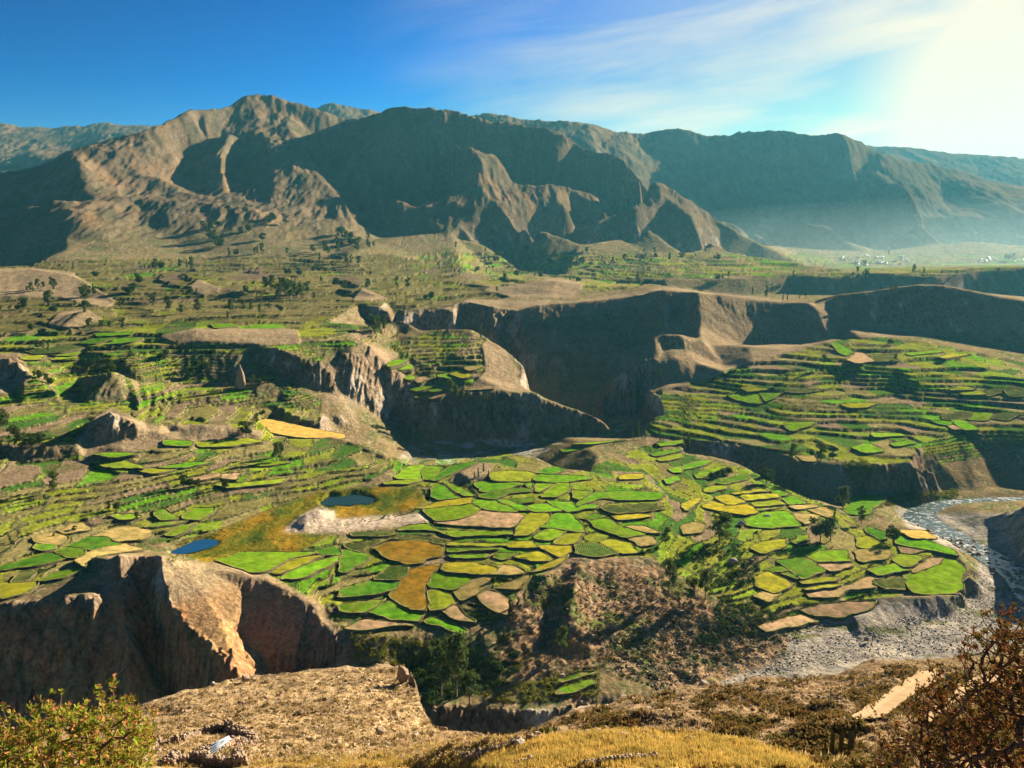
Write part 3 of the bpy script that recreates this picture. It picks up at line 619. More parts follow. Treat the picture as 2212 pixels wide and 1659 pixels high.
FIELDS = '''
M g 350,250 440,190 540,180 510,225 520,265 380,265
M g 510,200 560,185 660,195 600,270 530,265
M G 600,270 700,190 860,160 870,170 700,240 620,275
M g 850,150 1090,108 1110,112 1020,140 880,152
M y 280,290 500,258 530,275 430,300 300,300
M y 970,230 1080,215 1230,225 1290,260 1200,282 990,275
M G 1255,225 1380,185 1460,210 1360,235
M g 1290,240 1600,250 1620,265 1420,290 1260,278
M g 870,290 1100,283 1180,300 1060,335 920,350
M g 1185,300 1240,292 1250,340 1210,320
M g 1260,300 1380,300 1290,350 1260,345
M g 1400,300 1480,300 1470,345 1400,380 1290,380
M g 1500,345 1620,350 1560,400 1500,390
M g 1640,360 1860,350 2070,360 2040,400 1800,405 1700,390 1560,440 1540,430
M G 930,360 1100,330 1200,330 1230,350 1100,360 1000,395 900,380
M g 590,330 650,300 740,370 770,385 640,400 600,385
M g 665,290 690,285 870,370 800,375 740,350
M y 560,440 640,415 830,390 845,400 830,425 620,455 520,460
M g 540,465 620,460 840,432 885,455 880,480 780,520 620,535
M g 870,395 980,400 1130,465 1110,478 940,465 900,450 850,420
M g 1010,405 1090,405 1260,470 1150,470
M G 1100,400 1240,388 1260,410 1160,430
M g 1260,430 1340,430 1430,470 1250,480 1200,450
M g 1340,410 1500,420 1530,440 1650,430 1640,450 1480,480 1400,450
M s 610,550 860,480 1170,500 1100,580 860,570 700,560
M y 1140,600 1210,500 1350,495 1330,550 1220,625 1130,625
M g 1380,500 1490,495 1560,570 1570,610 1360,580 1300,580
M g 1240,650 1350,592 1460,605 1370,665
M y 1380,680 1440,630 1570,620 1530,680 1420,690
M g 380,600 470,570 580,562 640,595 720,600 1080,605 1090,625 900,630 740,640 600,600
M d 60,615 330,600 360,620 300,635 90,640
M d 40,690 300,655 460,635 640,670 650,700 500,665 330,660 200,700 150,735 60,710
M o 240,720 300,690 430,672 560,680 650,710 640,760 540,780 530,800 420,810 300,770
M y 720,680 1080,685 1060,700 700,700
M G 700,715 1020,712 1000,725 700,740
M y 1100,680 1230,670 1270,710 1090,712
M g 700,760 970,755 920,780 720,778
M y 1300,695 1490,705 1490,740 1420,775 1290,710
M y 1120,770 1280,735 1380,790 1250,800
M y 1220,865 1400,790 1480,760 1400,830 1290,860
M G 1000,750 1150,745 1060,790 990,780
M y 670,815 820,805 1010,840 950,885 660,862
M b 1040,825 1130,830 1190,870 1150,885 960,885
M g 600,885 680,880 880,905 730,985 570,960
M b 730,990 900,900 1000,900 960,950 880,1010 790,1050
M b 1000,970 1240,885 1150,980
M r 1520,700 1640,680 1800,745 1650,770 1540,750
M y 1680,680 1760,660 1880,690 1920,740 1810,745
M b 1860,650 2020,640 2040,690 1940,700
M g 1620,540 1740,530 1800,570 1960,620 1820,640 1700,600 1640,575
M G 1550,520 1640,490 1720,510 1620,530
M d 1680,450 1980,430 2100,460 1960,480 1780,490
M y 1770,505 1960,495 2020,510 1880,530 1790,530
M b 1840,575 1960,570 2080,620 1960,610
M G 0,730 110,735 190,770 130,820 0,870
M r 210,915 320,835 430,840 420,890 370,920
M G 0,1030 0,985 160,935 365,940 340,985 170,1020
M g 0,1130 0,1080 280,1045 240,1080 160,1130
M g 180,1130 330,1060 540,1140 500,1180 360,1180
M o 330,1010 400,930 450,870 640,830 580,900 540,960 560,1100 470,1100 360,1050
M y 570,990 650,985 750,1060 680,1100 580,1110
M s 30,1240 150,1175 460,1215 300,1225 160,1250
M g 540,1200 600,1165 720,1200 820,1250 770,1270 640,1225
M s 640,1110 750,1050 760,1110 870,1195 720,1160
M s 890,1030 940,1000 1010,1005 1090,1060 1080,1140 1000,1120 930,1080
R g 0,180 100,155 200,145 150,175 10,205
R g 80,235 240,185 290,190 180,240 110,260
R G 230,290 260,270 410,235 430,265 280,300
R y 140,345 180,315 300,310 290,325 200,350
R y 310,360 500,330 560,345 370,365
R y 380,375 600,362 630,385 480,400 420,408
R y 450,420 620,405 660,430 480,445
R g 560,340 620,335 690,365 640,375
R g 650,395 740,378 800,425 690,430
R b 690,440 860,432 880,445 740,465
R y 130,450 210,410 300,445 420,430 480,480 390,495
R y 210,385 300,370 410,410 310,440
R g 415,530 520,490 660,478 700,500 760,565 560,580 430,565
R b 700,490 840,495 890,510 800,560 770,540
R b 800,465 930,450 980,490 960,520
R g 480,460 560,452 650,450 500,472
R y 440,710 520,675 670,655 660,705 520,745
R g 710,670 760,635 820,630 815,660 740,685
R g 810,770 900,735 1050,728 1085,795 880,800
R G 620,800 780,775 840,800 920,860 780,905 700,860
R G 530,850 640,835 680,860 570,875
R G 640,880 700,865 760,900 730,912
R s 880,820 1090,815 1100,830 970,865
R y 1130,650 1200,640 1300,680 1330,715 1150,715
R b 1120,730 1300,720 1350,740 1320,780 1150,800
R G 1180,600 1200,580 1310,610 1320,650 1270,655
R g 1390,660 1430,640 1560,660 1720,710 1780,760 1640,730 1400,690
R u 1400,600 1560,600 1640,650 1500,650
R k 1400,700 1520,695 1600,720 1480,750 1420,740
R y 1360,790 1400,755 1560,770 1480,830 1430,830
R g 1200,850 1400,815 1480,850 1280,890
R g 1440,900 1680,790 1760,800 1830,860 1800,890 1810,960 1760,995 1520,1000
R d 1240,925 1430,905 1520,985 1290,970
R s 820,1000 1080,955 1200,900 1300,910 1220,940 1240,970 1060,985 1020,1025 850,1025
R s 1480,840 1620,780 1680,780 1660,820 1500,870
R s 760,1110 980,1070 1240,1060 1220,1100 1010,1160 860,1140
R s 500,1215 740,1150 900,1180 700,1220 560,1250
R y 760,930 900,905 1020,905 960,930 800,945
R y 790,975 900,955 1030,945 980,965 820,985
R G 1050,460 1090,400 1180,375 1310,380 1300,410 1240,450 1200,490 1100,490
R y 480,900 560,870 720,950 600,1000 480,960
R b 450,1020 560,990 640,1000 570,1060
K G 340,595 560,500 700,505 770,550 640,590 550,570
K G 0,710 0,680 330,600 440,625 330,660
K G 350,590 420,560 540,570 540,610 460,630
K G 210,560 250,530 360,535 350,570 260,580
K G 260,780 330,730 530,690 500,720 400,760
K d 70,780 100,740 220,710 230,730 180,770 80,790
K y 0,800 80,795 250,790 180,850 0,890
K g 1170,365 1260,310 1390,308 1380,330 1290,385
K G 1000,360 1010,320 1070,315 1150,370 1060,385
K b 620,490 700,450 820,430 960,450 980,480 900,510 740,520
K g 1080,480 1120,440 1280,400 1200,460 1130,485
K G 930,430 1030,400 1240,385 1120,415
K b 380,450 520,400 600,440 420,470
K b 210,500 330,465 450,500 370,545 240,530
K g 1410,645 1600,600 2050,600 1860,640 1720,710 1640,720 1560,690
K G 2030,590 2200,550 2212,610 2100,610
K y 1740,715 1850,650 2110,610 1900,700 1800,730
K g 1830,760 1900,700 2200,620 2180,660 1950,760
K b 500,640 600,585 780,545 930,580 620,620 560,680
K g 1520,120 1620,85 1610,110 1560,140
K s 1240,110 1430,80 1420,105 1260,130
K s 1440,90 1560,80 1540,120 1440,115
U s 1070,540 1130,495 1170,500 1240,545 1140,560
U d 1220,510 1360,505 1400,545 1250,550
U g 970,440 1000,430 1100,485 1060,510 1010,490
U g 1450,495 1660,478 1680,490 1480,510
U y 1670,520 1730,500 1860,505 1700,530
U y 1730,735 1790,710 1900,720 1870,735
U y 1800,755 1930,740 1960,765 1830,765
U d 1950,740 2050,725 2100,745 1980,775
U d 2080,730 2212,720 2212,775 2120,775
U d 1680,900 1880,880 1840,925 1700,925
U g 1840,925 1890,882 2010,885 1970,930
U d 1990,915 2060,880 2200,890 2100,930
U g 1620,935 1740,935 1790,970 1660,955
U s 1710,965 1790,960 1820,985 1760,990
U g 1740,930 1840,935 1920,990 1820,990
U y 1030,830 1090,820 1260,820 1200,845 1100,850
U g 300,770 480,760 510,820 430,815 330,790
U y 380,720 450,710 560,730 430,745
U d 660,745 760,725 890,735 790,755
U g 650,950 860,940 830,965 710,1000
U g 500,755 640,755 590,790 540,805
U g 1100,1105 1200,1080 1310,1130 1180,1140
U g 1350,1080 1480,1060 1510,1080 1380,1100
U g 1220,1010 1400,1015 1440,1030 1250,1040
U b 740,1160 870,1160 860,1200 780,1190
P g 300,570 330,545 430,540 400,565 310,585
P g 360,595 460,570 460,600 370,605
P b 800,590 910,575 920,585 850,610 810,605
P y 700,630 780,615 860,640 790,660
P g 620,645 690,630 760,655 740,670
P g 440,730 570,705 620,705 500,745
P g 560,740 640,720 680,730 600,750
P y 470,760 560,755 590,780 480,785
P s 570,790 620,760 680,760 640,790
P g 400,655 480,640 480,665 430,670
P s 470,660 540,650 570,665 500,690
P s 780,740 970,710 980,730 860,735
Q d 170,480 430,445 580,450 400,490 240,500
Q G 500,430 640,395 790,380 620,435
Q g 690,440 800,400 920,400 850,425
Q g 330,510 430,490 560,475 480,515
Q y 320,540 430,510 500,520 500,540
Q G 1370,310 1500,305 1550,320 1400,335
Q u 1700,940 1800,930 1990,980 2212,1020 2212,1045 1950,1040 1780,1015
Q g 620,370 860,360 840,378 640,388
Q y 130,520 280,510 270,540 150,540
B g 1390,590 1480,560 1640,520 1640,550 1500,600 1400,612
B G 1410,520 1560,480 1640,475 1600,500 1450,535
M y 1820,240 1960,235 1950,265 1800,270
M g 2120,200 2212,185 2212,225 2150,225
M g 2090,270 2180,250 2200,275 2120,300
P g 1430,1120 1600,1090 1620,1110 1450,1140
P g 1500,1085 1700,1070 1850,1058 1640,1088
P g 2060,1085 2212,1060 2212,1085 2080,1100
P g 2000,1150 2180,1120 2212,1130 2050,1165
P y 2050,1180 2212,1150 2212,1175 2080,1200
R y 0,430 60,400 130,390 90,430 20,470
R b 0,570 80,545 150,565 130,605 10,625
K g 1580,20 1800,0 1900,10 1700,35
K y 1400,150 1600,140 1850,115 1800,145 1500,175
K g 1020,40 1250,10 1400,5 1200,45
K y 880,60 1000,50 1150,55 1000,85
K g 700,350 860,345 930,360 800,385
Q g 1060,1060 1250,1070 1230,1100 1080,1095
Q y 1280,1075 1600,1050 1700,1070 1500,1100 1300,1105
Q y 600,1200 800,1190 940,1240 700,1240
Q g 600,1150 760,1140 900,1150 720,1175
'''
FLD = []
for ln in FIELDS.strip().split('\n'):
    q = ln.split()
    pp = [cp(q[0], *map(float, t.split(','))) for t in q[2:]]
    hs_ = [hit(*p) for p in pp]
    cx = sum(p[0] for p in pp) / len(pp); cy = sum(p[1] for p in pp) / len(pp)
    hs_.append(hit(cx, cy))
    A_ = np.array([(h[0], h[1], 1.0) for h in hs_]); zz_ = np.array([h[2] for h in hs_])
    am = A_[:, :2].mean(0); B_ = A_[:, :2] - am; g = np.linalg.solve(B_.T @ B_ + np.eye(2) * 60.0, B_.T @ (zz_ - zz_.mean()))
    gn = np.linalg.norm(g); g = g * min(1.0, 0.16 / max(gn, 1e-6)) * 0.9
    lv = float(zz_.mean()) + 0.7
    W = []
    for p in pp:
        X_, Y_, S_ = ray(cx + (p[0] - cx) * 1.11, cy + (p[1] - cy) * 1.16)
        t = (lv - g[0] * am[0] - g[1] * am[1]) / (S_ - g[0] * X_ - g[1] * Y_)
        W.append((X_ * t, Y_ * t))
    ar = 0.5 * sum(W[i][0] * W[(i + 1) % len(W)][1] - W[(i + 1) % len(W)][0] * W[i][1] for i in range(len(W)))
    if ar < 0: W.reverse()
    FLD.append((q[1], W, lv, (g[0], g[1], am[0], am[1])))
for kind_, W, lv, pg in FLD:
    xs = [p[0] for p in W]; ys = [p[1] for p in W]
    us = [math.atan2(p[0], p[1]) for p in W]; vs = [math.log(math.hypot(*p)) for p in W]
    i0 = max(0, np.searchsorted(U, min(us)) - 3); i1 = np.searchsorted(U, max(us)) + 3
    j0 = max(0, int((min(vs) - V0) / DV) - 8); j1 = int((max(vs) - V0) / DV) + 8
    sub = in_poly(XX[i0:i1, j0:j1], YY[i0:i1, j0:j1], W).astype(np.float64)
    sm = np.clip(blur(blur(sub, 2, 0), 3, 1) * 1.6, 0, 1)
    Zt[i0:i1, j0:j1] = Zt[i0:i1, j0:j1] * (1 - sm) + (lv - 1.5 + pg[0] * (XX[i0:i1, j0:j1] - pg[2]) + pg[1] * (YY[i0:i1, j0:j1] - pg[3])) * sm
lap('fields')
# beds of the ponds, the river and the road are levelled into the land
def poly_world(pp, lv):
    W = []
    for p in pp:
        u_, v_, z_ = uvz(p[0], p[1], z=lv)
        W.append((math.exp(v_) * math.sin(u_), math.exp(v_) * math.cos(u_)))
    return W
def carve(W, lv, soft=2, only_down=False):
    us = [math.atan2(p[0], p[1]) for p in W]; vs = [math.log(math.hypot(*p)) for p in W]
    i0 = max(0, np.searchsorted(U, min(us)) - 6); i1 = np.searchsorted(U, max(us)) + 6
    j0 = max(0, int((min(vs) - V0) / DV) - 12); j1 = int((max(vs) - V0) / DV) + 12
    sub = in_poly(XX[i0:i1, j0:j1], YY[i0:i1, j0:j1], W).astype(np.float64)
    sm = np.clip(blur(blur(sub, soft, 0), soft, 1) * 1.5, 0, 1)
    tgt = lv if lv is not None else blur(blur(blur(blur(Zt[i0:i1, j0:j1], 14, 0), 14, 1), 14, 0), 14, 1) - 1.3
    Zt[i0:i1, j0:j1] = Zt[i0:i1, j0:j1] * (1 - sm) + tgt * sm
POND1 = poly_world([cp('K', *p) for p in [(1095, 603), (1130, 575), (1180, 555), (1250, 520), (1330, 503), (1400, 510), (1428, 530), (1380, 556), (1280, 586), (1180, 605)]], -222.2)
POND2 = poly_world([(688, 1086), (700, 1079), (712, 1070), (738, 1072), (760, 1065), (792, 1070), (812, 1078), (800, 1088), (776, 1086), (755, 1092), (728, 1089), (708, 1094)], -221.8)
RIVER = poly_world([cp('R', *p) for p in [(1400, 520), (1560, 590), (1700, 660), (1800, 720), (1900, 780), (2000, 840), (2080, 900), (2130, 980), (2160, 1060), (2212, 1130), (2300, 1230), (2700, 1500), (2800, 1300), (2400, 990), (2300, 880), (2212, 830), (2100, 770), (1960, 700), (1840, 630), (1700, 560), (1620, 505), (1700, 455), (1800, 425), (2300, 400), (2300, 380), (1800, 392), (1600, 415), (1480, 450), (1420, 495)]], -251.6)
carve(POND1, -223.6); carve(POND2, -223.2); carve(RIVER, -252.3, 3)
ROAD_L = [cp('S', *p) for p in [(1075, 772), (1200, 712), (1300, 652), (1400, 580), (1480, 522), (1560, 485), (1660, 452)]]
ROAD_R = [cp('S', *p) for p in [(1180, 806), (1290, 795), (1350, 752), (1440, 682), (1560, 602), (1650, 545), (1720, 500)]]
ROAD2_L = [cp('S', *p) for p in [(1530, 812), (1600, 720), (1700, 640), (1780, 575), (1900, 520), (2212, 470)]]
ROAD2_R = [cp('S', *p) for p in [(1620, 822), (1690, 760), (1760, 690), (1850, 620), (1960, 570), (2212, 520)]]
for a_, b_ in ((ROAD_L, ROAD_R), (ROAD2_L, ROAD2_R)):
    W = [hit(*p)[:2] for p in a_] + [hit(*p)[:2] for p in reversed(b_)]
    carve(W, None, 3)
PYt = project(XX, YY, Zt)[1]
#PART3 ------------------------------------------------------------------ the ground meshes
ROWS = 1130
PX, PY = project(XX, YY, Zt)
dpy = -np.gradient(PY, axis=1)
w = np.where(dpy > 0, dpy, -0.35 * dpy)
w = np.where((PY > 1700) | (PY < 150), w * 0.15, w) + 0.12
w = blur(blur(w, 10, 0), 4, 1)
Cw = np.cumsum(w, axis=1); Cw = (Cw - Cw[:, :1]) / (Cw[:, -1:] - Cw[:, :1])
tt = np.linspace(0, 1, ROWS)
Vr = np.stack([np.interp(tt, Cw[i], V) for i in range(NU)])
Ur = np.repeat(U[:, None], ROWS, 1)
def S(tab): return sample(tab, Ur, Vr)
Zr = S(Zt); Dr = np.exp(Vr); Xr = Dr * np.sin(Ur); Yr = Dr * np.cos(Ur)
lap('rows')
# base colours of the ground (never light or shade)
def mixc(C, col, m):
    m = np.clip(m, 0, 1)[..., None]
    return C * (1 - m) + np.array(col) * m
st = S(steep); fr_ = S(far); tr = S(ter)
n1 = fbm(Xr / 60, Yr / 60, 3, 101); n2 = fbm(Xr / 14, Yr / 14, 3, 102); n3 = fbm(Xr / 4, Yr / 4, 2, 103); nb = fbm(Xr / 400, Yr / 400, 3, 104)
C = np.zeros(Xr.shape + (3,)) + np.array((0.20, 0.150, 0.075))
C = mixc(C, (0.09, 0.11, 0.035), sstep(-0.1, 0.35, n2 + n1 * 0.6))
C = mixc(C, (0.34, 0.25, 0.15), sstep(0.12, 0.5, n3 * 0.7 + n2 * 0.5))
# rock of the cliffs
rock = mixc(np.zeros(C.shape) + np.array((0.185, 0.135, 0.092)), (0.15, 0.10, 0.065), sstep(-0.1, 0.4, n2))
rock = mixc(rock, (0.40, 0.34, 0.27), sstep(0.08, 0.38, fbm(Xr / 30, Zr / 45, 3, 110)))
strk = fbm(Xr / 10, Zr / 60, 3, 111)
rock = mixc(rock, (0.20, 0.155, 0.105), sstep(0.1, 0.45, strk) * 0.7)
C = C * (1 - st[..., None]) + rock * st[..., None]
bare = S(R_BARE)
C = mixc(C, (0.40, 0.29, 0.19), bare * 0.75 * (1 - st * 0.5) * (0.65 + 0.6 * n2))
C = mixc(C, (0.21, 0.145, 0.085), bare * sstep(0.0, 0.4, n3 + n2) * 0.6)
# terraced land
ZP = sample(Zpre, Ur, Vr); sl = S(slopeT)
_, lev, frc, rr, cell, edge, wf = terrace(Xr, Yr, ZP, Dr, sl, S(R_PLAIN))
hc = hash01(lev, cell); hd = hash01(lev + 7, cell + 13)
green = np.clip(0.30 + 0.55 * S(R_PLAIN) + 0.50 * S(R_RT) + 0.4 * S(R_PEN) + 0.36 * S(R_LEFT) - 0.22 * S(R_UPL) + 0.1 * S(R_VAL) + 0.5 * n1, 0.03, 0.95)
TC = np.zeros(C.shape) + np.array((0.235, 0.20, 0.075))
TC = mixc(TC, (0.17, 0.15, 0.05), (hd > 0.45) * 0.9)
TC = mixc(TC, (0.18, 0.26, 0.02), (hc < green * 0.85) * 0.95)
TC = mixc(TC, (0.10, 0.24, 0.014), (hc < green * 0.5) * 0.95)
TC = mixc(TC, (0.21, 0.22, 0.025), ((hd > 0.55) & (hc < green)) * 0.85)
TC = mixc(TC, (0.05, 0.11, 0.02), ((hd < 0.2) & (hc < green)) * 0.9)
TC = mixc(TC, (0.22, 0.155, 0.10), ((hd > 0.86) & (hc > 0.4)) * 0.9)
TC *= (0.82 + 0.35 * (n3 + 0.5))[..., None]
# scrubby patches break the terraces up
scr = sstep(0.12, 0.30, fbm(Xr / 34, Yr / 34, 3, 120) - 0.15 * S(R_PLAIN) - 0.1 * S(R_RT))
TC = mixc(TC, (0.16, 0.125, 0.055), scr * 0.8)
TC = mixc(TC, (0.07, 0.085, 0.03), scr * sstep(0.0, 0.25, n3) * 0.8)
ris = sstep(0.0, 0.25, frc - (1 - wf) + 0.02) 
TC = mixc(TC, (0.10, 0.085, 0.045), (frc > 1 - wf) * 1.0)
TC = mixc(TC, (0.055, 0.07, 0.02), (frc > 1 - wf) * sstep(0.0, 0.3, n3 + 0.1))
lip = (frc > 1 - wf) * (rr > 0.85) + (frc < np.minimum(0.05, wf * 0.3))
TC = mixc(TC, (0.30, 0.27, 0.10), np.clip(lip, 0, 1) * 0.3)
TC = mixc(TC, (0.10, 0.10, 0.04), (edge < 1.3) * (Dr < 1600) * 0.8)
TC *= (1 - 0.34 * S(R_UPL))[..., None]
C = C * (1 - tr[..., None]) + TC * tr[..., None]
# marsh, gravel, rubble
mnd = S(R_MND); C = mixc(C, (0.50, 0.40, 0.31), mnd * (0.75 + n3)); wet = S(R_WET) * (1 - mnd); wn_ = fbm(Xr / 24, Yr / 50, 4, 130)
WC = mixc(np.zeros(C.shape) + np.array((0.13, 0.12, 0.012)), (0.24, 0.145, 0.015), sstep(-0.05, 0.35, wn_ + 0.3 * n2))
WC = mixc(WC, (0.06, 0.085, 0.012), sstep(0.05, 0.3, -wn_ + n2 * 0.5))
C = C * (1 - wet[..., None]) + WC * wet[..., None]
bar = S(R_BAR)
BC = mixc(np.zeros(C.shape) + np.array((0.30, 0.27, 0.23)), (0.20, 0.17, 0.14), sstep(-0.1, 0.3, n3))
BC = mixc(BC, (0.42, 0.36, 0.28), sstep(0.1, 0.3, fbm(Xr / 50, Yr / 16, 3, 133)) * 0.8)
BC = mixc(BC, (0.12, 0.13, 0.04), sstep(0.18, 0.35, fbm(Xr / 40, Yr / 14, 3, 134)) * 0.8)
C = C * (1 - bar[..., None]) + BC * bar[..., None]
pale = sstep(-251, -254, Zr) * (Dr > 930) * sstep(0.05, 0.25, fbm(Xr / 30, Yr / 9, 3, 135))
C = mixc(C, (0.42, 0.41, 0.38), pale * 0.8)
deb = S(R_DEB)
DC = mixc(np.zeros(C.shape) + np.array((0.26, 0.165, 0.09)), (0.12, 0.10, 0.055), sstep(-0.05, 0.25, n2))
DC = mixc(DC, (0.34, 0.25, 0.17), sstep(0.2, 0.45, n3))
DC = mixc(DC, (0.09, 0.13, 0.025), sstep(0.0, 0.3, n1 + n2 * .4) * 0.8)
C = C * (1 - deb[..., None]) + DC * deb[..., None]
# mountains
MC = mixc(np.zeros(C.shape) + np.array((0.19, 0.135, 0.078)), (0.31, 0.195, 0.10), sstep(-0.15, 0.35, nb + n1 * 0.3))
MC = mixc(MC, (0.11, 0.105, 0.06), sstep(-0.1, 0.3, fbm(Xr / 150, Yr / 150, 4, 140)) * 0.75)
MC = mixc(MC, (0.32, 0.24, 0.16), sstep(0.2, 0.45, ridged(Xr / 90, Yr / 260, 3, 141) * 0.6 + n1 * 0.2) * 0.5)
MC = mixc(MC, (0.10, 0.115, 0.045), sstep(60, -80, Zr) * (fbm(Xr / 60, Yr / 60, 3, 143) > 0) * 0.6)
mtr = S(mt)
C = C * (1 - mtr[..., None]) + MC * mtr[..., None]
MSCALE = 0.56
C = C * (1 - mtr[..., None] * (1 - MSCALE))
# near hillside
nr = S(R_NEAR); hd_ = S(R_HEAD)
nn = fbm(Xr / 5, Yr / 5, 3, 150); nf = fbm(Xr / 1.2, Yr / 1.2, 2, 151)
NC = mixc(np.zeros(C.shape) + np.array((0.25, 0.17, 0.10)), (0.15, 0.095, 0.05), sstep(-0.1, 0.3, nn))
NC = mixc(NC, (0.40, 0.28, 0.16), sstep(0.0, 0.4, nf + nn * 0.5) * 0.8)
rs_ = sstep(105, 125, Dr) * (1 - hd_); NC = NC * (1 - 0.25 * rs_)[..., None]
NC = mixc(NC, (0.42, 0.31, 0.17), hd_ * 0.6 * (0.7 + nn))
NC = mixc(NC, (0.42, 0.29, 0.09), sstep(105, 85, Dr) * 0.85 * (0.75 + nf * 0.5))
NC = NC * (1 - (st * nr)[..., None] * 0.8) + rock * (st * nr)[..., None] * 0.8
C = C * (1 - nr[..., None]) + NC * nr[..., None]
# iron-stained cliff below the left crest
PXr, PYr = project(Xr, Yr, Zr)
red = sstep(760, 380, PXr) * sstep(415, 435, Yr) * sstep(545, 520, Yr) * sstep(-215, -222, Zr)
RC = mixc(np.zeros(C.shape) + np.array((0.46, 0.20, 0.085)), (0.40, 0.25, 0.10), sstep(-0.1, 0.3, fbm(Xr / 16, Zr / 22, 3, 160)))
RC = mixc(RC, (0.27, 0.16, 0.075), sstep(0.0, 0.3, fbm(Xr / 18 + Zr / 20, Zr / 30, 3, 161)))
C = C * (1 - (red * 0.96)[..., None]) + RC * (red * 0.96)[..., None]
lap('colours')

def ground_material():
    m = bpy.data.materials.new('ground_soil'); m.use_nodes = True
    n = m.node_tree.nodes; l = m.node_tree.links
    b = n['Principled BSDF']; b.inputs['Roughness'].default_value = 0.95; b.inputs['Specular IOR Level'].default_value = 0.0
    at = n.new('ShaderNodeAttribute'); at.attribute_name = 'Col'
    geo = n.new('ShaderNodeNewGeometry')
    a = n.new('ShaderNodeTexNoise'); a.inputs['Scale'].default_value = 0.45; a.inputs['Detail'].default_value = 6; a.inputs['Roughness'].default_value = 0.65
    c = n.new('ShaderNodeTexNoise'); c.inputs['Scale'].default_value = 0.05; c.inputs['Detail'].default_value = 8; c.inputs['Roughness'].default_value = 0.7
    l.new(geo.outputs['Position'], a.inputs['Vector']); l.new(geo.outputs['Position'], c.inputs['Vector'])
    r1 = n.new('ShaderNodeMapRange'); r1.inputs['From Min'].default_value = 0.3; r1.inputs['From Max'].default_value = 0.7; r1.inputs['To Min'].default_value = 0.5; r1.inputs['To Max'].default_value = 1.5
    l.new(a.outputs['Fac'], r1.inputs['Value'])
    r2 = n.new('ShaderNodeMapRange'); r2.inputs['From Min'].default_value = 0.3; r2.inputs['From Max'].default_value = 0.7; r2.inputs['To Min'].default_value = 0.75; r2.inputs['To Max'].default_value = 1.25
    l.new(c.outputs['Fac'], r2.inputs['Value'])
    mu = n.new('ShaderNodeMath'); mu.operation = 'MULTIPLY'; l.new(r1.outputs[0], mu.inputs[0]); l.new(r2.outputs[0], mu.inputs[1])
    v = n.new('ShaderNodeVectorMath'); v.operation = 'SCALE'; l.new(at.outputs['Color'], v.inputs[0]); l.new(mu.outputs[0], v.inputs['Scale'])
    l.new(v.outputs[0], b.inputs['Base Color'])
    # rills and cracks running down steep rock
    mpv = n.new('ShaderNodeMapping'); mpv.inputs['Scale'].default_value = (0.22, 0.22, 0.035); l.new(geo.outputs['Position'], mpv.inputs['Vector'])
    rv = n.new('ShaderNodeTexNoise'); rv.inputs['Scale'].default_value = 1.0; rv.inputs['Detail'].default_value = 7; rv.inputs['Roughness'].default_value = 0.7; rv.inputs['Distortion'].default_value = 0.4
    l.new(mpv.outputs[0], rv.inputs['Vector'])
    sx = n.new('ShaderNodeSeparateXYZ'); l.new(geo.outputs['True Normal'], sx.inputs[0])
    sm_ = n.new('ShaderNodeMapRange'); sm_.inputs['From Min'].default_value = 0.86; sm_.inputs['From Max'].default_value = 0.60; l.new(sx.outputs['Z'], sm_.inputs['Value'])
    rr_ = n.new('ShaderNodeMapRange'); rr_.inputs['From Min'].default_value = 0.36; rr_.inputs['From Max'].default_value = 0.62; rr_.inputs['To Min'].default_value = 0.38; rr_.inputs['To Max'].default_value = 1.45; l.new(rv.outputs['Fac'], rr_.inputs['Value'])
    mxr = n.new('ShaderNodeMix'); mxr.data_type = 'FLOAT'; mxr.inputs['A'].default_value = 1.0; l.new(sm_.outputs[0], mxr.inputs['Factor']); l.new(rr_.outputs[0], mxr.inputs['B'])
    v2 = n.new('ShaderNodeVectorMath'); v2.operation = 'SCALE'; l.new(v.outputs[0], v2.inputs[0]); l.new(mxr.outputs['Result'], v2.inputs['Scale'])
    l.new(v2.outputs[0], b.inputs['Base Color'])
    hv = n.new('ShaderNodeMath'); hv.operation = 'MULTIPLY'; l.new(rv.outputs['Fac'], hv.inputs[0]); l.new(sm_.outputs[0], hv.inputs[1])
    bpr = n.new('ShaderNodeBump'); bpr.inputs['Strength'].default_value = 0.8; bpr.inputs['Distance'].default_value = 5.0; l.new(hv.outputs[0], bpr.inputs['Height'])
    bp = n.new('ShaderNodeBump'); l.new(bpr.outputs[0], bp.inputs['Normal']); bp.inputs['Strength'].default_value = 0.4; bp.inputs['Distance'].default_value = 1.2
    l.new(a.outputs['Fac'], bp.inputs['Height'])
    bp2 = n.new('ShaderNodeBump'); bp2.inputs['Strength'].default_value = 0.35; bp2.inputs['Distance'].default_value = 9.0
    l.new(c.outputs['Fac'], bp2.inputs['Height']); l.new(bp.outputs[0], bp2.inputs['Normal'])
    l.new(bp2.outputs[0], b.inputs['Normal'])
    return m
M_GROUND = ground_material()
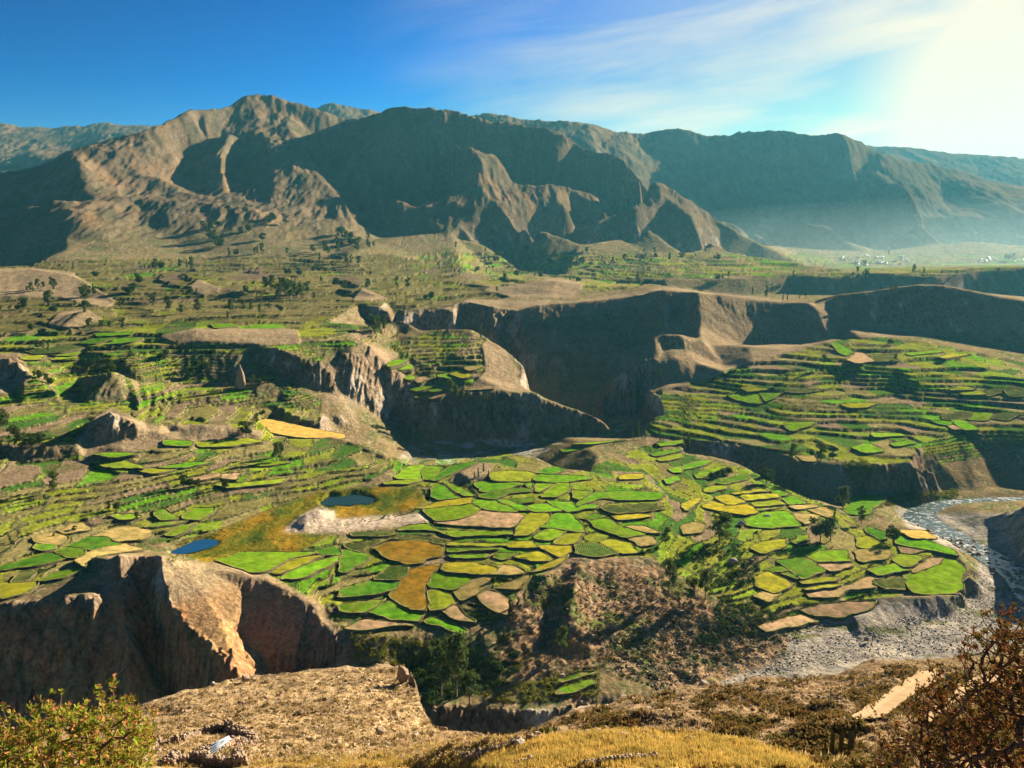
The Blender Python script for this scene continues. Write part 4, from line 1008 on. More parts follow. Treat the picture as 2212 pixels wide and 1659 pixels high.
def mesh_np(name, co, faces, mat=None, smooth=False, col=None):
    """faces: int array (n,3) or (n,4)"""
    me = bpy.data.meshes.new(name)
    co = np.ascontiguousarray(co, dtype=np.float32); faces = np.ascontiguousarray(faces, dtype=np.int32)
    k = faces.shape[1]
    me.vertices.add(len(co)); me.vertices.foreach_set('co', co.ravel())
    me.loops.add(faces.size); me.loops.foreach_set('vertex_index', faces.ravel())
    me.polygons.add(len(faces)); me.polygons.foreach_set('loop_start', np.arange(0, faces.size, k, dtype=np.int32)); me.polygons.foreach_set('loop_total', np.full(len(faces), k, np.int32))
    if smooth: me.polygons.foreach_set('use_smooth', np.ones(len(faces), bool))
    if col is not None:
        ca = me.color_attributes.new('Col', 'FLOAT_COLOR', 'POINT')
        ca.data.foreach_set('color', np.concatenate([np.clip(col, 0, 1), np.ones((len(col), 1))], 1).astype(np.float32).ravel())
    me.update(calc_edges=True)
    if mat: me.materials.append(mat)
    return me
def link(name, me, parent=None, **props):
    o = bpy.data.objects.new(name, me); COL.objects.link(o)
    if parent: o.parent = parent
    for k, v in props.items():
        if v is not None: o[k] = v
    return o
i, j = np.meshgrid(np.arange(NU - 1), np.arange(ROWS - 1), indexing='ij')
a = i * ROWS + j
Q = np.stack([a, a + ROWS, a + ROWS + 1, a + 1], -1)
Dq = Dr[:-1, :-1]; Pq = PXr[:-1, :-1]; Zq = Zr[:-1, :-1]; stq = st[:-1, :-1] * (1 - tr[:-1, :-1])
lab = np.zeros(Dq.shape, int)                                    # 0 valley floor and terraced plateaus
lab[(stq > 0.5) & (Dq > 420) & (Dq < 1700)] = 1                  # canyon walls
lab[Dq < 260] = 2                                                # hillside at our feet
mq = mt[0, 0] * 0 + mtr[:-1, :-1]
lab[(mq > 0.15) & (Dq > 2350)] = 3
lab[(lab == 3) & (Dq > 4650 + 0 * Pq)] = 4
lab[(lab == 4) & (Pq < 560)] = 5
lab[(Dq > 6900) & (Pq >= 560)] = 6
GN = {0: ('ground', None), 1: ('canyon_wall', None), 2: ('hillside', None), 3: ('mountain', None), 4: ('mountain_range', None), 5: ('distant_mountain', None), 6: ('distant_mountain', None)}
co = np.stack([Xr, Yr, Zr], -1).reshape(-1, 3); colr = C.reshape(-1, 3)
# keep isolated specks with their surroundings
lb = np.stack([blur(blur((lab == k).astype(np.float32), 4, 0), 4, 1) for k in range(7)]); lab = lb.argmax(0)
for k in range(7):
    q = Q[lab == k]
    if len(q) == 0: continue
    used, inv = np.unique(q.ravel(), return_inverse=True)
    me = mesh_np(GN[k][0], co[used], inv.reshape(q.shape), M_GROUND, True, colr[used])
    link(GN[k][0], me, kind='structure')
lap('ground')
#PART4 ------------------------------------------------------------------ materials for things
def mat(name, col, rough=0.9, col2=None, scale=1.0, translucent=0.0, objcolor=False, bump=0.0, spec=0.0, rows=0.0, detail=4, rot=0.0, rmin=0.45):
    m = bpy.data.materials.new(name); m.use_nodes = True
    n = m.node_tree.nodes; l = m.node_tree.links
    b = n['Principled BSDF']; b.inputs['Roughness'].default_value = rough; b.inputs['Specular IOR Level'].default_value = spec
    geo = n.new('ShaderNodeNewGeometry')
    t = n.new('ShaderNodeTexNoise'); t.inputs['Scale'].default_value = scale; t.inputs['Detail'].default_value = detail; t.inputs['Roughness'].default_value = 0.65
    l.new(geo.outputs['Position'], t.inputs['Vector'])
    mr = n.new('ShaderNodeMapRange'); mr.inputs['From Min'].default_value = 0.35; mr.inputs['From Max'].default_value = 0.65
    l.new(t.outputs['Fac'], mr.inputs['Value'])
    mx = n.new('ShaderNodeMix'); mx.data_type = 'RGBA'
    l.new(mr.outputs[0], mx.inputs['Factor'])
    if objcolor:
        oi = n.new('ShaderNodeObjectInfo')
        v1 = n.new('ShaderNodeVectorMath'); v1.operation = 'SCALE'; v1.inputs['Scale'].default_value = 0.55; l.new(oi.outputs['Color'], v1.inputs[0])
        v2 = n.new('ShaderNodeVectorMath'); v2.operation = 'MULTIPLY'; v2.inputs[1].default_value = (1.42, 1.22, 1.1); l.new(oi.outputs['Color'], v2.inputs[0])
        l.new(v1.outputs[0], mx.inputs['A']); l.new(v2.outputs[0], mx.inputs['B'])
    else:
        mx.inputs['A'].default_value = (*col, 1); mx.inputs['B'].default_value = (*(col2 or [c * 0.6 for c in col]), 1)
    out = mx.outputs['Result']
    if objcolor:                                 # worn, yellowed and weedy patches inside a field
        t3 = n.new('ShaderNodeTexNoise'); t3.inputs['Scale'].default_value = 0.045; t3.inputs['Detail'].default_value = 8; t3.inputs['Roughness'].default_value = 0.72
        l.new(geo.outputs['Position'], t3.inputs['Vector'])
        m3 = n.new('ShaderNodeMapRange'); m3.inputs['From Min'].default_value = 0.50; m3.inputs['From Max'].default_value = 0.66; m3.inputs['To Max'].default_value = 0.55; l.new(t3.outputs['Fac'], m3.inputs['Value'])
        mp3 = n.new('ShaderNodeMix'); mp3.data_type = 'RGBA'; mp3.inputs['B'].default_value = (0.20, 0.19, 0.035, 1); l.new(m3.outputs[0], mp3.inputs['Factor']); l.new(out, mp3.inputs['A'])
        m4 = n.new('ShaderNodeMapRange'); m4.inputs['From Min'].default_value = 0.46; m4.inputs['From Max'].default_value = 0.30; m4.inputs['To Max'].default_value = 0.5; l.new(t3.outputs['Fac'], m4.inputs['Value'])
        mp4 = n.new('ShaderNodeMix'); mp4.data_type = 'RGBA'; mp4.inputs['B'].default_value = (0.06, 0.12, 0.012, 1); l.new(m4.outputs[0], mp4.inputs['Factor']); l.new(mp3.outputs['Result'], mp4.inputs['A'])
        ea = n.new('ShaderNodeAttribute'); ea.attribute_name = 'Edge'
        t5 = n.new('ShaderNodeTexNoise'); t5.inputs['Scale'].default_value = 0.5; t5.inputs['Detail'].default_value = 5; l.new(geo.outputs['Position'], t5.inputs['Vector'])
        a5 = n.new('ShaderNodeMath'); a5.operation = 'ADD'; l.new(ea.outputs['Fac'], a5.inputs[0]); l.new(t5.outputs['Fac'], a5.inputs[1])
        m5 = n.new('ShaderNodeMapRange'); m5.inputs['From Min'].default_value = 1.12; m5.inputs['From Max'].default_value = 1.32; m5.inputs['To Max'].default_value = 0.85; l.new(a5.outputs[0], m5.inputs['Value'])
        mp5 = n.new('ShaderNodeMix'); mp5.data_type = 'RGBA'; mp5.inputs['B'].default_value = (0.25, 0.22, 0.07, 1); l.new(m5.outputs[0], mp5.inputs['Factor']); l.new(mp4.outputs['Result'], mp5.inputs['A'])
        out = mp5.outputs['Result']
    if rows:
        rm = n.new('ShaderNodeMapping'); rm.inputs['Rotation'].default_value = (0, 0, rot); l.new(geo.outputs['Position'], rm.inputs['Vector'])
        w = n.new('ShaderNodeTexWave'); w.inputs['Scale'].default_value = rows; w.inputs['Distortion'].default_value = 1.5; w.inputs['Detail'].default_value = 2
        l.new(rm.outputs['Vector'], w.inputs['Vector'])
        r = n.new('ShaderNodeMapRange'); r.inputs['To Min'].default_value = rmin; r.inputs['To Max'].default_value = 1.2; l.new(w.outputs['Fac'], r.inputs['Value'])
        v = n.new('ShaderNodeVectorMath'); v.operation = 'SCALE'; l.new(out, v.inputs[0]); l.new(r.outputs[0], v.inputs['Scale']); out = v.outputs[0]
    l.new(out, b.inputs['Base Color'])
    if bump:
        bp = n.new('ShaderNodeBump'); bp.inputs['Strength'].default_value = 0.6; bp.inputs['Distance'].default_value = bump
        l.new(t.outputs['Fac'], bp.inputs['Height']); l.new(bp.outputs[0], b.inputs['Normal'])
    if translucent:
        tr_ = n.new('ShaderNodeBsdfTranslucent'); l.new(out, tr_.inputs['Color'])
        ms = n.new('ShaderNodeMixShader'); ms.inputs[0].default_value = translucent
        l.new(b.outputs[0], ms.inputs[1]); l.new(tr_.outputs[0], ms.inputs[2])
        l.new(ms.outputs[0], n['Material Output'].inputs['Surface'])
    return m
def water(name, col, rough, bumps, foam=0.0):
    m = bpy.data.materials.new(name); m.use_nodes = True
    n = m.node_tree.nodes; l = m.node_tree.links; b = n['Principled BSDF']
    b.inputs['Roughness'].default_value = rough; b.inputs['IOR'].default_value = 1.33
    geo = n.new('ShaderNodeNewGeometry')
    t = n.new('ShaderNodeTexNoise'); t.inputs['Scale'].default_value = 0.5; t.inputs['Detail'].default_value = 5; l.new(geo.outputs['Position'], t.inputs['Vector'])
    bp = n.new('ShaderNodeBump'); bp.inputs['Distance'].default_value = bumps; bp.inputs['Strength'].default_value = 0.5
    l.new(t.outputs['Fac'], bp.inputs['Height']); l.new(bp.outputs[0], b.inputs['Normal'])
    mx = n.new('ShaderNodeMix'); mx.data_type = 'RGBA'; mx.inputs['A'].default_value = (*col, 1); mx.inputs['B'].default_value = (0.75, 0.78, 0.78, 1)
    t2 = n.new('ShaderNodeTexNoise'); t2.inputs['Scale'].default_value = 0.22; t2.inputs['Detail'].default_value = 7; t2.inputs['Roughness'].default_value = 0.75; l.new(geo.outputs['Position'], t2.inputs['Vector'])
    mr = n.new('ShaderNodeMapRange'); mr.inputs['From Min'].default_value = 0.52; mr.inputs['From Max'].default_value = 0.62; mr.inputs['To Max'].default_value = foam; l.new(t2.outputs['Fac'], mr.inputs['Value'])
    l.new(mr.outputs[0], mx.inputs['Factor']); l.new(mx.outputs['Result'], b.inputs['Base Color'])
    return m
M_CROP = mat('crop', None, objcolor=True, scale=0.16, bump=0.9, detail=9)
M_ROWS = mat('crop_rows', None, objcolor=True, scale=0.35, bump=0.3, rows=0.25)
M_SOFT = [mat('crop_drilled', None, objcolor=True, scale=0.16, bump=0.9, detail=9, rows=0.30, rot=a, rmin=0.84) for a in (0.3, 1.2, 2.1, 2.8)]
M_WALL = mat('dry_stone', (0.13, 0.10, 0.06), col2=(0.055, 0.06, 0.025), scale=0.6, bump=0.4)
M_BORDER = mat('dry_field_border', (0.26, 0.22, 0.08), col2=(0.07, 0.08, 0.02), scale=0.5)
M_LEAF_E = mat('eucalyptus_leaves', (0.060, 0.085, 0.022), col2=(0.10, 0.125, 0.03), scale=0.5, translucent=0.3, rough=0.7)
M_LEAF_D = mat('dark_leaves', (0.028, 0.05, 0.014), col2=(0.06, 0.09, 0.02), scale=0.5, translucent=0.25, rough=0.7)
M_LEAF_Y = mat('yellow_green_leaves', (0.13, 0.16, 0.02), col2=(0.23, 0.21, 0.03), scale=0.4, translucent=0.3, rough=0.8)
M_BARK = mat('bark', (0.20, 0.15, 0.10), scale=2.0)
M_ROCK = mat('rock', (0.33, 0.25, 0.18), col2=(0.17, 0.12, 0.085), scale=1.5, bump=0.1)
M_PALE = mat('pale_rock', (0.46, 0.41, 0.36), col2=(0.27, 0.22, 0.18), scale=1.2, bump=0.1)
M_ROAD = mat('dirt_road', (0.34, 0.24, 0.145), col2=(0.26, 0.18, 0.105), scale=0.5, bump=0.05)
M_GRASS = mat('dry_grass', (0.50, 0.33, 0.085), col2=(0.34, 0.25, 0.06), scale=0.25, translucent=0.4, rough=0.8)
M_STRAW = mat('bleached_grass', (0.50, 0.37, 0.19), col2=(0.32, 0.21, 0.10), scale=0.3, translucent=0.35, rough=0.8)
M_SCRUB = mat('rusty_scrub', (0.20, 0.11, 0.035), col2=(0.11, 0.10, 0.03), scale=0.35, translucent=0.3, rough=0.9)
M_TWIG = mat('twig', (0.13, 0.065, 0.04), col2=(0.22, 0.13, 0.08), scale=14)
M_SLEAF = mat('shrub_leaf', (0.30, 0.34, 0.035), col2=(0.17, 0.21, 0.025), scale=9, translucent=0.4, rough=0.55)
M_SFLOW = mat('dry_flower_head', (0.50, 0.24, 0.09), col2=(0.38, 0.15, 0.06), scale=11, translucent=0.3, rough=0.9)
M_RFLOW = mat('rusty_flower_head', (0.26, 0.10, 0.03), col2=(0.12, 0.04, 0.015), scale=9, translucent=0.3, rough=0.9)
M_RLEAF = mat('rusty_leaf', (0.10, 0.085, 0.014), col2=(0.085, 0.032, 0.012), scale=7, translucent=0.4, rough=0.6)
M_WHITE = mat('whitewash', (0.72, 0.70, 0.64), scale=0.4); M_TIN = mat('tin_roof', (0.36, 0.40, 0.42), scale=0.4, rough=0.5, spec=0.4)
M_CACT = mat('cactus', (0.045, 0.05, 0.022), col2=(0.09, 0.07, 0.04), scale=8)
M_BLUE = mat('pale_blue_sheet', (0.42, 0.50, 0.56), col2=(0.50, 0.57, 0.62), scale=3, rough=0.45, spec=0.4)

# ------------------------------------------------------------------ field objects
from mathutils.geometry import tessellate_polygon
def inside_pt(p, W):
    r = False; n = len(W)
    for i in range(n):
        x1, y1 = W[i]; x2, y2 = W[(i + 1) % n]
        if (y1 > p[1]) != (y2 > p[1]) and p[0] < (x2 - x1) * (p[1] - y1) / (y2 - y1) + x1: r = not r
    return r
def build_field(kind_, W, lv, idx, pg):
    rn = random.Random(idx)
    D = math.hypot(*W[0])
    # round the corners a little, then walk the outline with a small wobble
    Wc = []
    n = len(W)
    for i in range(n):
        p0, p1, p2 = W[i - 1], W[i], W[(i + 1) % n]
        for q, t in ((p0, 0.13), (p2, 0.13)):
            L_ = math.hypot(q[0] - p1[0], q[1] - p1[1]); t = min(t, 5 / max(L_, 1e-3))
            Wc.append((p1[0] + (q[0] - p1[0]) * t, p1[1] + (q[1] - p1[1]) * t))
    ring = []
    for i in range(len(Wc)):
        a, b = Wc[i], Wc[(i + 1) % len(Wc)]
        k = max(1, int(math.hypot(b[0] - a[0], b[1] - a[1]) / 3.2))
        for q in range(k):
            t = q / k; ring.append((a[0] + (b[0] - a[0]) * t, a[1] + (b[1] - a[1]) * t))
    ra = np.array(ring)
    ra = ra + np.stack([fbm(ra[:, 0] / 9, ra[:, 1] / 9, 2, 200) * 2.0, fbm(ra[:, 0] / 9, ra[:, 1] / 9, 2, 210) * 2.0], 1)
    m = len(ra)
    cx, cy = ra.mean(0)
    nx = np.roll(ra, -1, 0) - np.roll(ra, 1, 0); nrm = np.stack([nx[:, 1], -nx[:, 0]], 1); nrm /= np.maximum(np.linalg.norm(nrm, axis=1, keepdims=True), 1e-6)
    cols = FIELD_COL[kind_]; j = 0.82 + 0.36 * rn.random()
    # crop: outline plus inner points
    sp = 5.0
    xs = np.arange(ra[:, 0].min(), ra[:, 0].max(), sp); ys = np.arange(ra[:, 1].min(), ra[:, 1].max(), sp)
    RL = [tuple(p) for p in ra]
    ins = [(x + rn.uniform(-1.5, 1.5), y + rn.uniform(-1.5, 1.5)) for x in xs for y in ys]
    ins = [p for p in ins if inside_pt(p, RL)]
    P2 = [Vector(p) for p in RL] + [Vector(p) for p in ins]
    vo, eo, fo, ov, oe, of = delaunay_2d_cdt(P2, [], [list(range(m))], 1, 1e-4)
    pl = lambda x, y: pg[0] * (x - pg[2]) + pg[1] * (y - pg[3])
    V3 = [(v.x, v.y, lv + (0.12 if o and o[0] >= m else 0.0) + rn.uniform(-.1, .1) + pl(v.x, v.y)) for v, o in zip(vo, ov)]
    F3 = [tuple(f) for f in fo if len(f) == 3]
    if not F3: return
    me = mesh_np('field', np.array(V3), np.array(F3), M_ROWS if kind_ == 'r' else (M_SOFT[idx % 4] if idx % 5 < 3 and kind_ in 'gGyd' else M_CROP), True)
    ea = me.attributes.new('Edge', 'FLOAT', 'POINT'); ea.data.foreach_set('value', np.array([0.0 if (o_ and o_[0] >= m) else 1.0 for o_ in ov], np.float32))
    o = link('field', me, kind='structure')
    hj = rn.uniform(.8, 1.35) if kind_ in 'gGyd' else 1.0
    o.color = (cols[0] * j * hj, cols[1] * j, cols[2] * j, 1)
    # retaining wall round it: narrow dry border on top, rough face down to the next field
    out1 = ra + nrm * (0.25 + 0.3 * np.array([[rn.random()] for _ in range(m)]))
    out2 = ra + nrm * 1.5
    zt = lv + pl(ra[:, 0], ra[:, 1])
    up = 0.05 + 0.45 * np.array([rn.random() for _ in range(m)])
    A_ = np.concatenate([np.c_[ra, zt - 0.2], np.c_[ra - nrm * 0.15, zt + up], np.c_[out1, zt + up - 0.1], np.c_[out2, zt - 4.2]])
    idx0 = np.arange(m); nx_ = (idx0 + 1) % m
    def band(a, b): return np.stack([a * m + idx0, a * m + nx_, b * m + nx_, b * m + idx0], 1)
    Fq = np.concatenate([band(0, 1), band(1, 2), band(2, 3)])
    mw = mesh_np('retaining_wall', A_, Fq, M_WALL, False)
    mw.materials.append(M_BORDER)
    mi = np.zeros(len(Fq), np.int32); mi[m:2 * m] = 1; mi[:m] = 1
    mw.polygons.foreach_set('material_index', mi)
    link('retaining_wall', mw, o)
for idx, (k_, W, lv, pg) in enumerate(FLD): build_field(k_, W, lv, idx, pg)
lap('field objects')

# ------------------------------------------------------------------ water
def sheet(name, W, z, m, n=None):
    tr3 = tessellate_polygon([[Vector((p[0], p[1], 0)) for p in W]])
    me = mesh_np(name, np.array([(p[0], p[1], z) for p in W]), np.array(tr3), m)
    return link(name, me, kind='structure')
def flip_up(o):
    import bmesh
    bm = bmesh.new(); bm.from_mesh(o.data)
    for f in bm.faces:
        if f.normal.z < 0: f.normal_flip()
    bm.to_mesh(o.data); bm.free()
def rounded(W, k=4):
    for _ in range(2):
        N = []
        for i in range(len(W)):
            a, b = W[i], W[(i + 1) % len(W)]
            N += [(a[0] * .75 + b[0] * .25, a[1] * .75 + b[1] * .25), (a[0] * .25 + b[0] * .75, a[1] * .25 + b[1] * .75)]
        W = N
    return W
M_POND = water('pond_water', (0.01, 0.06, 0.14), 0.06, 0.02)
M_MARSH = water('marsh_water', (0.012, 0.035, 0.035), 0.25, 0.3)
M_MARSH.node_tree.nodes['Principled BSDF'].inputs['Specular IOR Level'].default_value = 0.15
M_RIVER = water('river_water', (0.05, 0.075, 0.07), 0.22, 0.9, foam=0.8)
for nm, W, z, m in (('pond', POND1, -222.55, M_POND), ('pond', POND2, -222.15, M_MARSH), ('river', RIVER, -251.75, M_RIVER)):
    flip_up(sheet(nm, rounded(W), z, m))

# ------------------------------------------------------------------ road
def road(a_, b_, n=60):
    def along(P, t):
        f = t * (len(P) - 1); i = min(int(f), len(P) - 2); f -= i
        return P[i][0] + (P[i + 1][0] - P[i][0]) * f, P[i][1] + (P[i + 1][1] - P[i][1]) * f
    HA = [hit(*p) for p in a_]; HB = [hit(*p) for p in b_]
    def smooth(H):
        for _ in range(3):
            N = [H[0]]
            for p, q in zip(H[:-1], H[1:]): N += [tuple(p[i] * .75 + q[i] * .25 for i in range(3)), tuple(p[i] * .25 + q[i] * .75 for i in range(3))]
            H = N + [H[-1]]
        return H
    HA = smooth(HA); HB = smooth(HB)
    co = []; k = 9
    for i in range(n + 1):
        A = along(HA, i / n); B = along(HB, i / n)
        for j in range(k):
            t = j / (k - 1); x = A[0] + (B[0] - A[0]) * t; y = A[1] + (B[1] - A[1]) * t
            rut = -0.06 if j in (2, 6) else 0.0
            co.append((x, y, zat(x, y) + 0.95 + rut - (0.15 if j in (0, k - 1) else 0)))
    F = [(i * k + j, i * k + j + 1, (i + 1) * k + j + 1, (i + 1) * k + j) for i in range(n) for j in range(k - 1)]
    o = link('dirt_road', mesh_np('dirt_road', np.array(co), np.array(F), M_ROAD, True), kind='structure'); flip_up(o)
road(ROAD_L, ROAD_R); road(ROAD2_L, ROAD2_R)

# ------------------------------------------------------------------ stones
def ico(sub=0):
    import bmesh
    bm = bmesh.new(); bmesh.ops.create_icosphere(bm, subdivisions=sub + 1, radius=1)
    v = np.array([x.co[:] for x in bm.verts]); f = np.array([[q.index for q in p.verts] for p in bm.faces]); bm.free()
    return v, f
IV, IF = ico(0); IV2, IF2 = ico(2)
def stones(P, size, seed, squash=0.7):
    """many stones in one mesh: P positions (n,3), size (n,)"""
    r = np.random.default_rng(seed); n = len(P); P = np.asarray(P); size = np.asarray(size)
    v = IV[None] * (1 + r.uniform(-0.35, 0.35, (n, len(IV), 1)))
    v = v * np.stack([r.uniform(.7, 1.3, n), r.uniform(.7, 1.3, n), r.uniform(.45, .95, n) * squash / 0.7], 1)[:, None]
    a = r.uniform(0, 6.28, n); c, s = np.cos(a), np.sin(a)
    x = v[..., 0] * c[:, None] - v[..., 1] * s[:, None]; y = v[..., 0] * s[:, None] + v[..., 1] * c[:, None]
    v = np.stack([x, y, v[..., 2]], -1) * size[:, None, None] + P[:, None]
    f = IF[None] + (np.arange(n) * len(IV))[:, None, None]
    return v.reshape(-1, 3), f.reshape(-1, 3)
def scatter(polys, n, seed, dmin=0, dmax=1e9):
    r = random.Random(seed); out = []; t = 0
    boxes = [(min(p[0] for p in q), max(p[0] for p in q), min(p[1] for p in q), max(p[1] for p in q)) for q in polys]
    ar = [(b[1] - b[0]) * (b[3] - b[2]) for b in boxes]
    while len(out) < n and t < n * 12:
        t += 1
        i = r.choices(range(len(polys)), ar)[0]; b = boxes[i]
        p = (r.uniform(b[0], b[1]), r.uniform(b[2], b[3]))
        if not inside_pt(p, polys[i]): continue
        h = hit(*p); d = math.hypot(h[0], h[1])
        if dmin < d < dmax: out.append(h)
    return np.array(out)
def rockfield(name, polys, n, smin, smax, seed, m, dmin, dmax):
    P = scatter(polys, n, seed, dmin, dmax); r = np.random.default_rng(seed)
    s = smin + (smax - smin) * r.random(len(P)) ** 4
    v, f = stones(P, s, seed)
    link(name, mesh_np(name, v, f, m), kind='stuff')
rockfield('rubble', [[(1130, 1290), (1190, 1240), (1235, 1225), (1225, 1330), (1160, 1340), (1100, 1400), (1090, 1340)], [(1280, 1230), (1480, 1260), (1560, 1330), (1500, 1420), (1300, 1400), (1240, 1330)]], 2400, 0.25, 1.0, 1, M_ROCK, 420, 640)
rockfield('rubble', [[(1480, 1330), (1720, 1340), (1850, 1310), (1760, 1380), (1560, 1450), (1440, 1500), (1300, 1440)]], 2400, 0.25, 1.0, 2, M_ROCK, 400, 640)
rockfield('river_stones', [[(1560, 1450), (1720, 1400), (2040, 1310), (2110, 1230), (2060, 1180), (1960, 1130), (1980, 1110), (2120, 1200), (2211, 1330), (2211, 1400), (1900, 1420), (1560, 1480)]], 6500, 0.14, 0.75, 3, M_PALE, 400, 800)
rockfield('river_boulders', [[(1960, 1125), (2120, 1210), (2211, 1330), (2260, 1300), (2211, 1230), (2060, 1140), (1990, 1110)]], 700, 0.5, 2.6, 4, M_ROCK, 500, 800)
rockfield('hillside_stones', [[(300, 1530), (500, 1470), (870, 1440), (930, 1570), (900, 1640), (300, 1659)]], 1300, 0.10, 0.55, 5, M_ROCK, 60, 220)
rockfield('hillside_stones', [[(1480, 1500), (1900, 1440), (2200, 1420), (2200, 1600), (1300, 1600), (1200, 1560)]], 1200, 0.12, 0.6, 6, M_ROCK, 60, 260)
def boulder(px, py, w_px, h_px, label, m=M_ROCK, seed=0, name='boulder', sharp=1.0, group=None, cat='boulder'):
    h = hit(px, py); D = math.sqrt(h[0] ** 2 + h[1] ** 2 + h[2] ** 2); w_ = w_px / FPX * D / 2; hh = h_px / FPX * D
    r = np.random.default_rng(seed + 500)
    v = IV2.copy(); v[:, 2] = (v[:, 2] * 0.5 + 0.42)
    tp = 1 - (1 - sharp) * np.clip(v[:, 2], 0, 1)
    v[:, 0] *= w_ * tp; v[:, 1] *= w_ * 0.8 * tp; v[:, 2] *= hh
    for _ in range(16 if sharp > .5 else 3):                       # broken faces
        dn = r.normal(size=3); dn /= np.linalg.norm(dn); sc_ = np.array((w_, w_ * .8, hh * .5)); c_ = r.uniform(.45, .8)
        q_ = (v - np.array((0, 0, hh * .42))) / sc_; over = np.maximum(0, q_ @ dn - c_); v = v - over[:, None] * dn * sc_
    k = 2.2 / max(w_, 1e-3)
    n_ = ridged(v[:, 0] * k * .5 + seed * 3.1, (v[:, 1] + v[:, 2] * 1.7) * k * .5, 3, seed % 9)
    v[:, :2] *= (1 + 0.30 * n_ + r.uniform(-.05, .05, len(v)))[:, None]; v[:, 2] *= 1 + 0.12 * n_
    o = link(name, mesh_np(name, v, IF2, m, False), label=label, category=cat, group=group); o.location = h
    return o
boulder(*cp('A', 1590, 548), 17, 22, 'large blocky boulder near the top edge of the dry left headland', seed=1)
boulder(*cp('A', 1378, 560), 11, 10, 'small pale boulder on the rim of the left headland', M_PALE, 2)
boulder(*cp('A', 1945, 750), 15, 10, 'flat topped boulder half buried in straw on the left headland', seed=3)
boulder(*cp('B', 255, 885), 26, 20, 'dark red boulder among grass tufts above the dry field wall', seed=4)
boulder(*cp('B', 185, 602), 11, 8, 'small pale stone below the headland outcrop', M_PALE, 5)
boulder(*cp('B', 490, 888), 12, 7, 'white stone lying flat in the grass', M_PALE, 6)
boulder(*cp('B', 660, 855), 22, 10, 'long low rock at the foot of the headland cliff', seed=7)
boulder(*cp('B', 1165, 960), 24, 18, 'squarish pale boulder at the end of the grassy stone line', M_PALE, 8)
boulder(*cp('B', 405, 545), 32, 46, 'tall dark rock outcrop standing on the headland corner', seed=9, name='rock_outcrop', sharp=0.75, cat='rock outcrop')
boulder(*cp('S', 130, 565), 18, 13, 'big white boulder at the foot of the gravel slope', M_PALE, 10)
boulder(*cp('S', 1195, 288), 12, 12, 'dark boulder on the bare bank beside the river gravel', seed=11)
boulder(*cp('R', 325, 820), 22, 13, 'white boulder among bushes below the bright yellow field', M_PALE, 12)
boulder(*cp('R', 440, 808), 18, 10, 'grey boulder just right of the white boulder in the bushes', M_ROCK, 13)
boulder(*cp('R', 385, 578), 20, 14, 'pale rocks beside the corner of the square green field', M_PALE, 14)
boulder(*cp('R', 548, 518), 18, 7, 'low rock pile left inside the square green field', M_PALE, 15, name='rock_pile', cat='rock pile')
boulder(*cp('Q', 1562, 730), 24, 52, 'pointed pale rock spire in front of the shaded cliff', M_ROCK, 16, name='rock_spire', sharp=0.12, cat='rock spire')
boulder(*cp('B', 1435, 512), 15, 9, 'pale boulder beside the little green plots in the wash', M_PALE, 17)
lap('stones')

def stone_wall(pts, label, width=1.0, height=0.9, ssize=0.27, seed=0):
    H = [hit(*p) for p in pts]; r = random.Random(seed); P = []; s = []
    base = Vector(H[0])
    for a, b in zip(H[:-1], H[1:]):
        L_ = math.hypot(b[0] - a[0], b[1] - a[1]); n = max(1, int(L_ / (ssize * 1.4)))
        dx, dy = (b[0] - a[0]) / max(L_, .01), (b[1] - a[1]) / max(L_, .01)
        for i in range(n):
            t = i / n; top = height * (0.6 + 0.6 * r.random())
            z = 0.0
            while z < top:
                for w_ in (-0.5, 0, 0.5):
                    k = width * (1 - z / height * 0.5) * w_ + r.uniform(-.08, .08)
                    x = a[0] + (b[0] - a[0]) * t - dy * k; y = a[1] + (b[1] - a[1]) * t + dx * k
                    P.append((x, y, zat(x, y) + z + ssize * .3)); s.append(ssize * r.uniform(.7, 1.35))
                z += ssize * 1.1
    v, f = stones(P, s, seed, 0.8); v = v - np.array(base)
    o = link('stone_wall', mesh_np('stone_wall', v, f, M_ROCK), label=label, category='stone wall'); o.location = base
def cps(c, L_): return [cp(c, *p) for p in L_]
stone_wall(cps('A', [(870, 1010), (1000, 955), (1180, 925), (1290, 885), (1400, 860), (1480, 845)]), 'low tumbled stone wall along the upper side of the straw plot', seed=1)
stone_wall(cps('A', [(1480, 845), (1560, 890), (1640, 925), (1600, 950)]), 'crumbled corner of stone wall right of the straw plot', 1.6, 1.3, seed=2)
stone_wall(cps('A', [(1600, 950), (1500, 960), (1420, 985), (1360, 1010), (1290, 1035)]), 'thick pile of dark stones walling the ruined hut', 1.6, 1.3, seed=3)
stone_wall(cps('A', [(1260, 1040), (1340, 1075), (1460, 1085), (1570, 1085), (1540, 1030)]), 'curved stone wall round the pale blue roof sheet', 1.3, 1.3, seed=4)
stone_wall(cps('A', [(1090, 1085), (1130, 1045), (1200, 1075)]), 'short heap of stones at the foot of the straw plot', 1.6, 1.2, seed=5)
stone_wall(cps('B', [(800, 1040), (880, 1020), (990, 990), (1090, 960), (1160, 945), (1220, 925), (1290, 900)]), 'broken line of stones edging the golden grass slope', 0.7, 0.45, 0.22, seed=6)
stone_wall(cps('B', [(1130, 1080), (1200, 1060), (1260, 1045)]), 'few low stones in the golden grass near the bottom', 0.6, 0.3, 0.2, seed=7)
stone_wall(cps('B', [(1560, 1080), (1700, 1070), (1900, 1045), (2060, 1030)]), 'faint row of stones crossing the golden grass slope', 0.6, 0.35, 0.2, seed=8)
stone_wall(cps('B', [(840, 850), (930, 860), (1020, 865), (1100, 880)]), 'short stone wall on the brink above the shaded ravine', 1.0, 0.8, 0.3, seed=9)
h = hit(*cp('A', 1430, 1045))
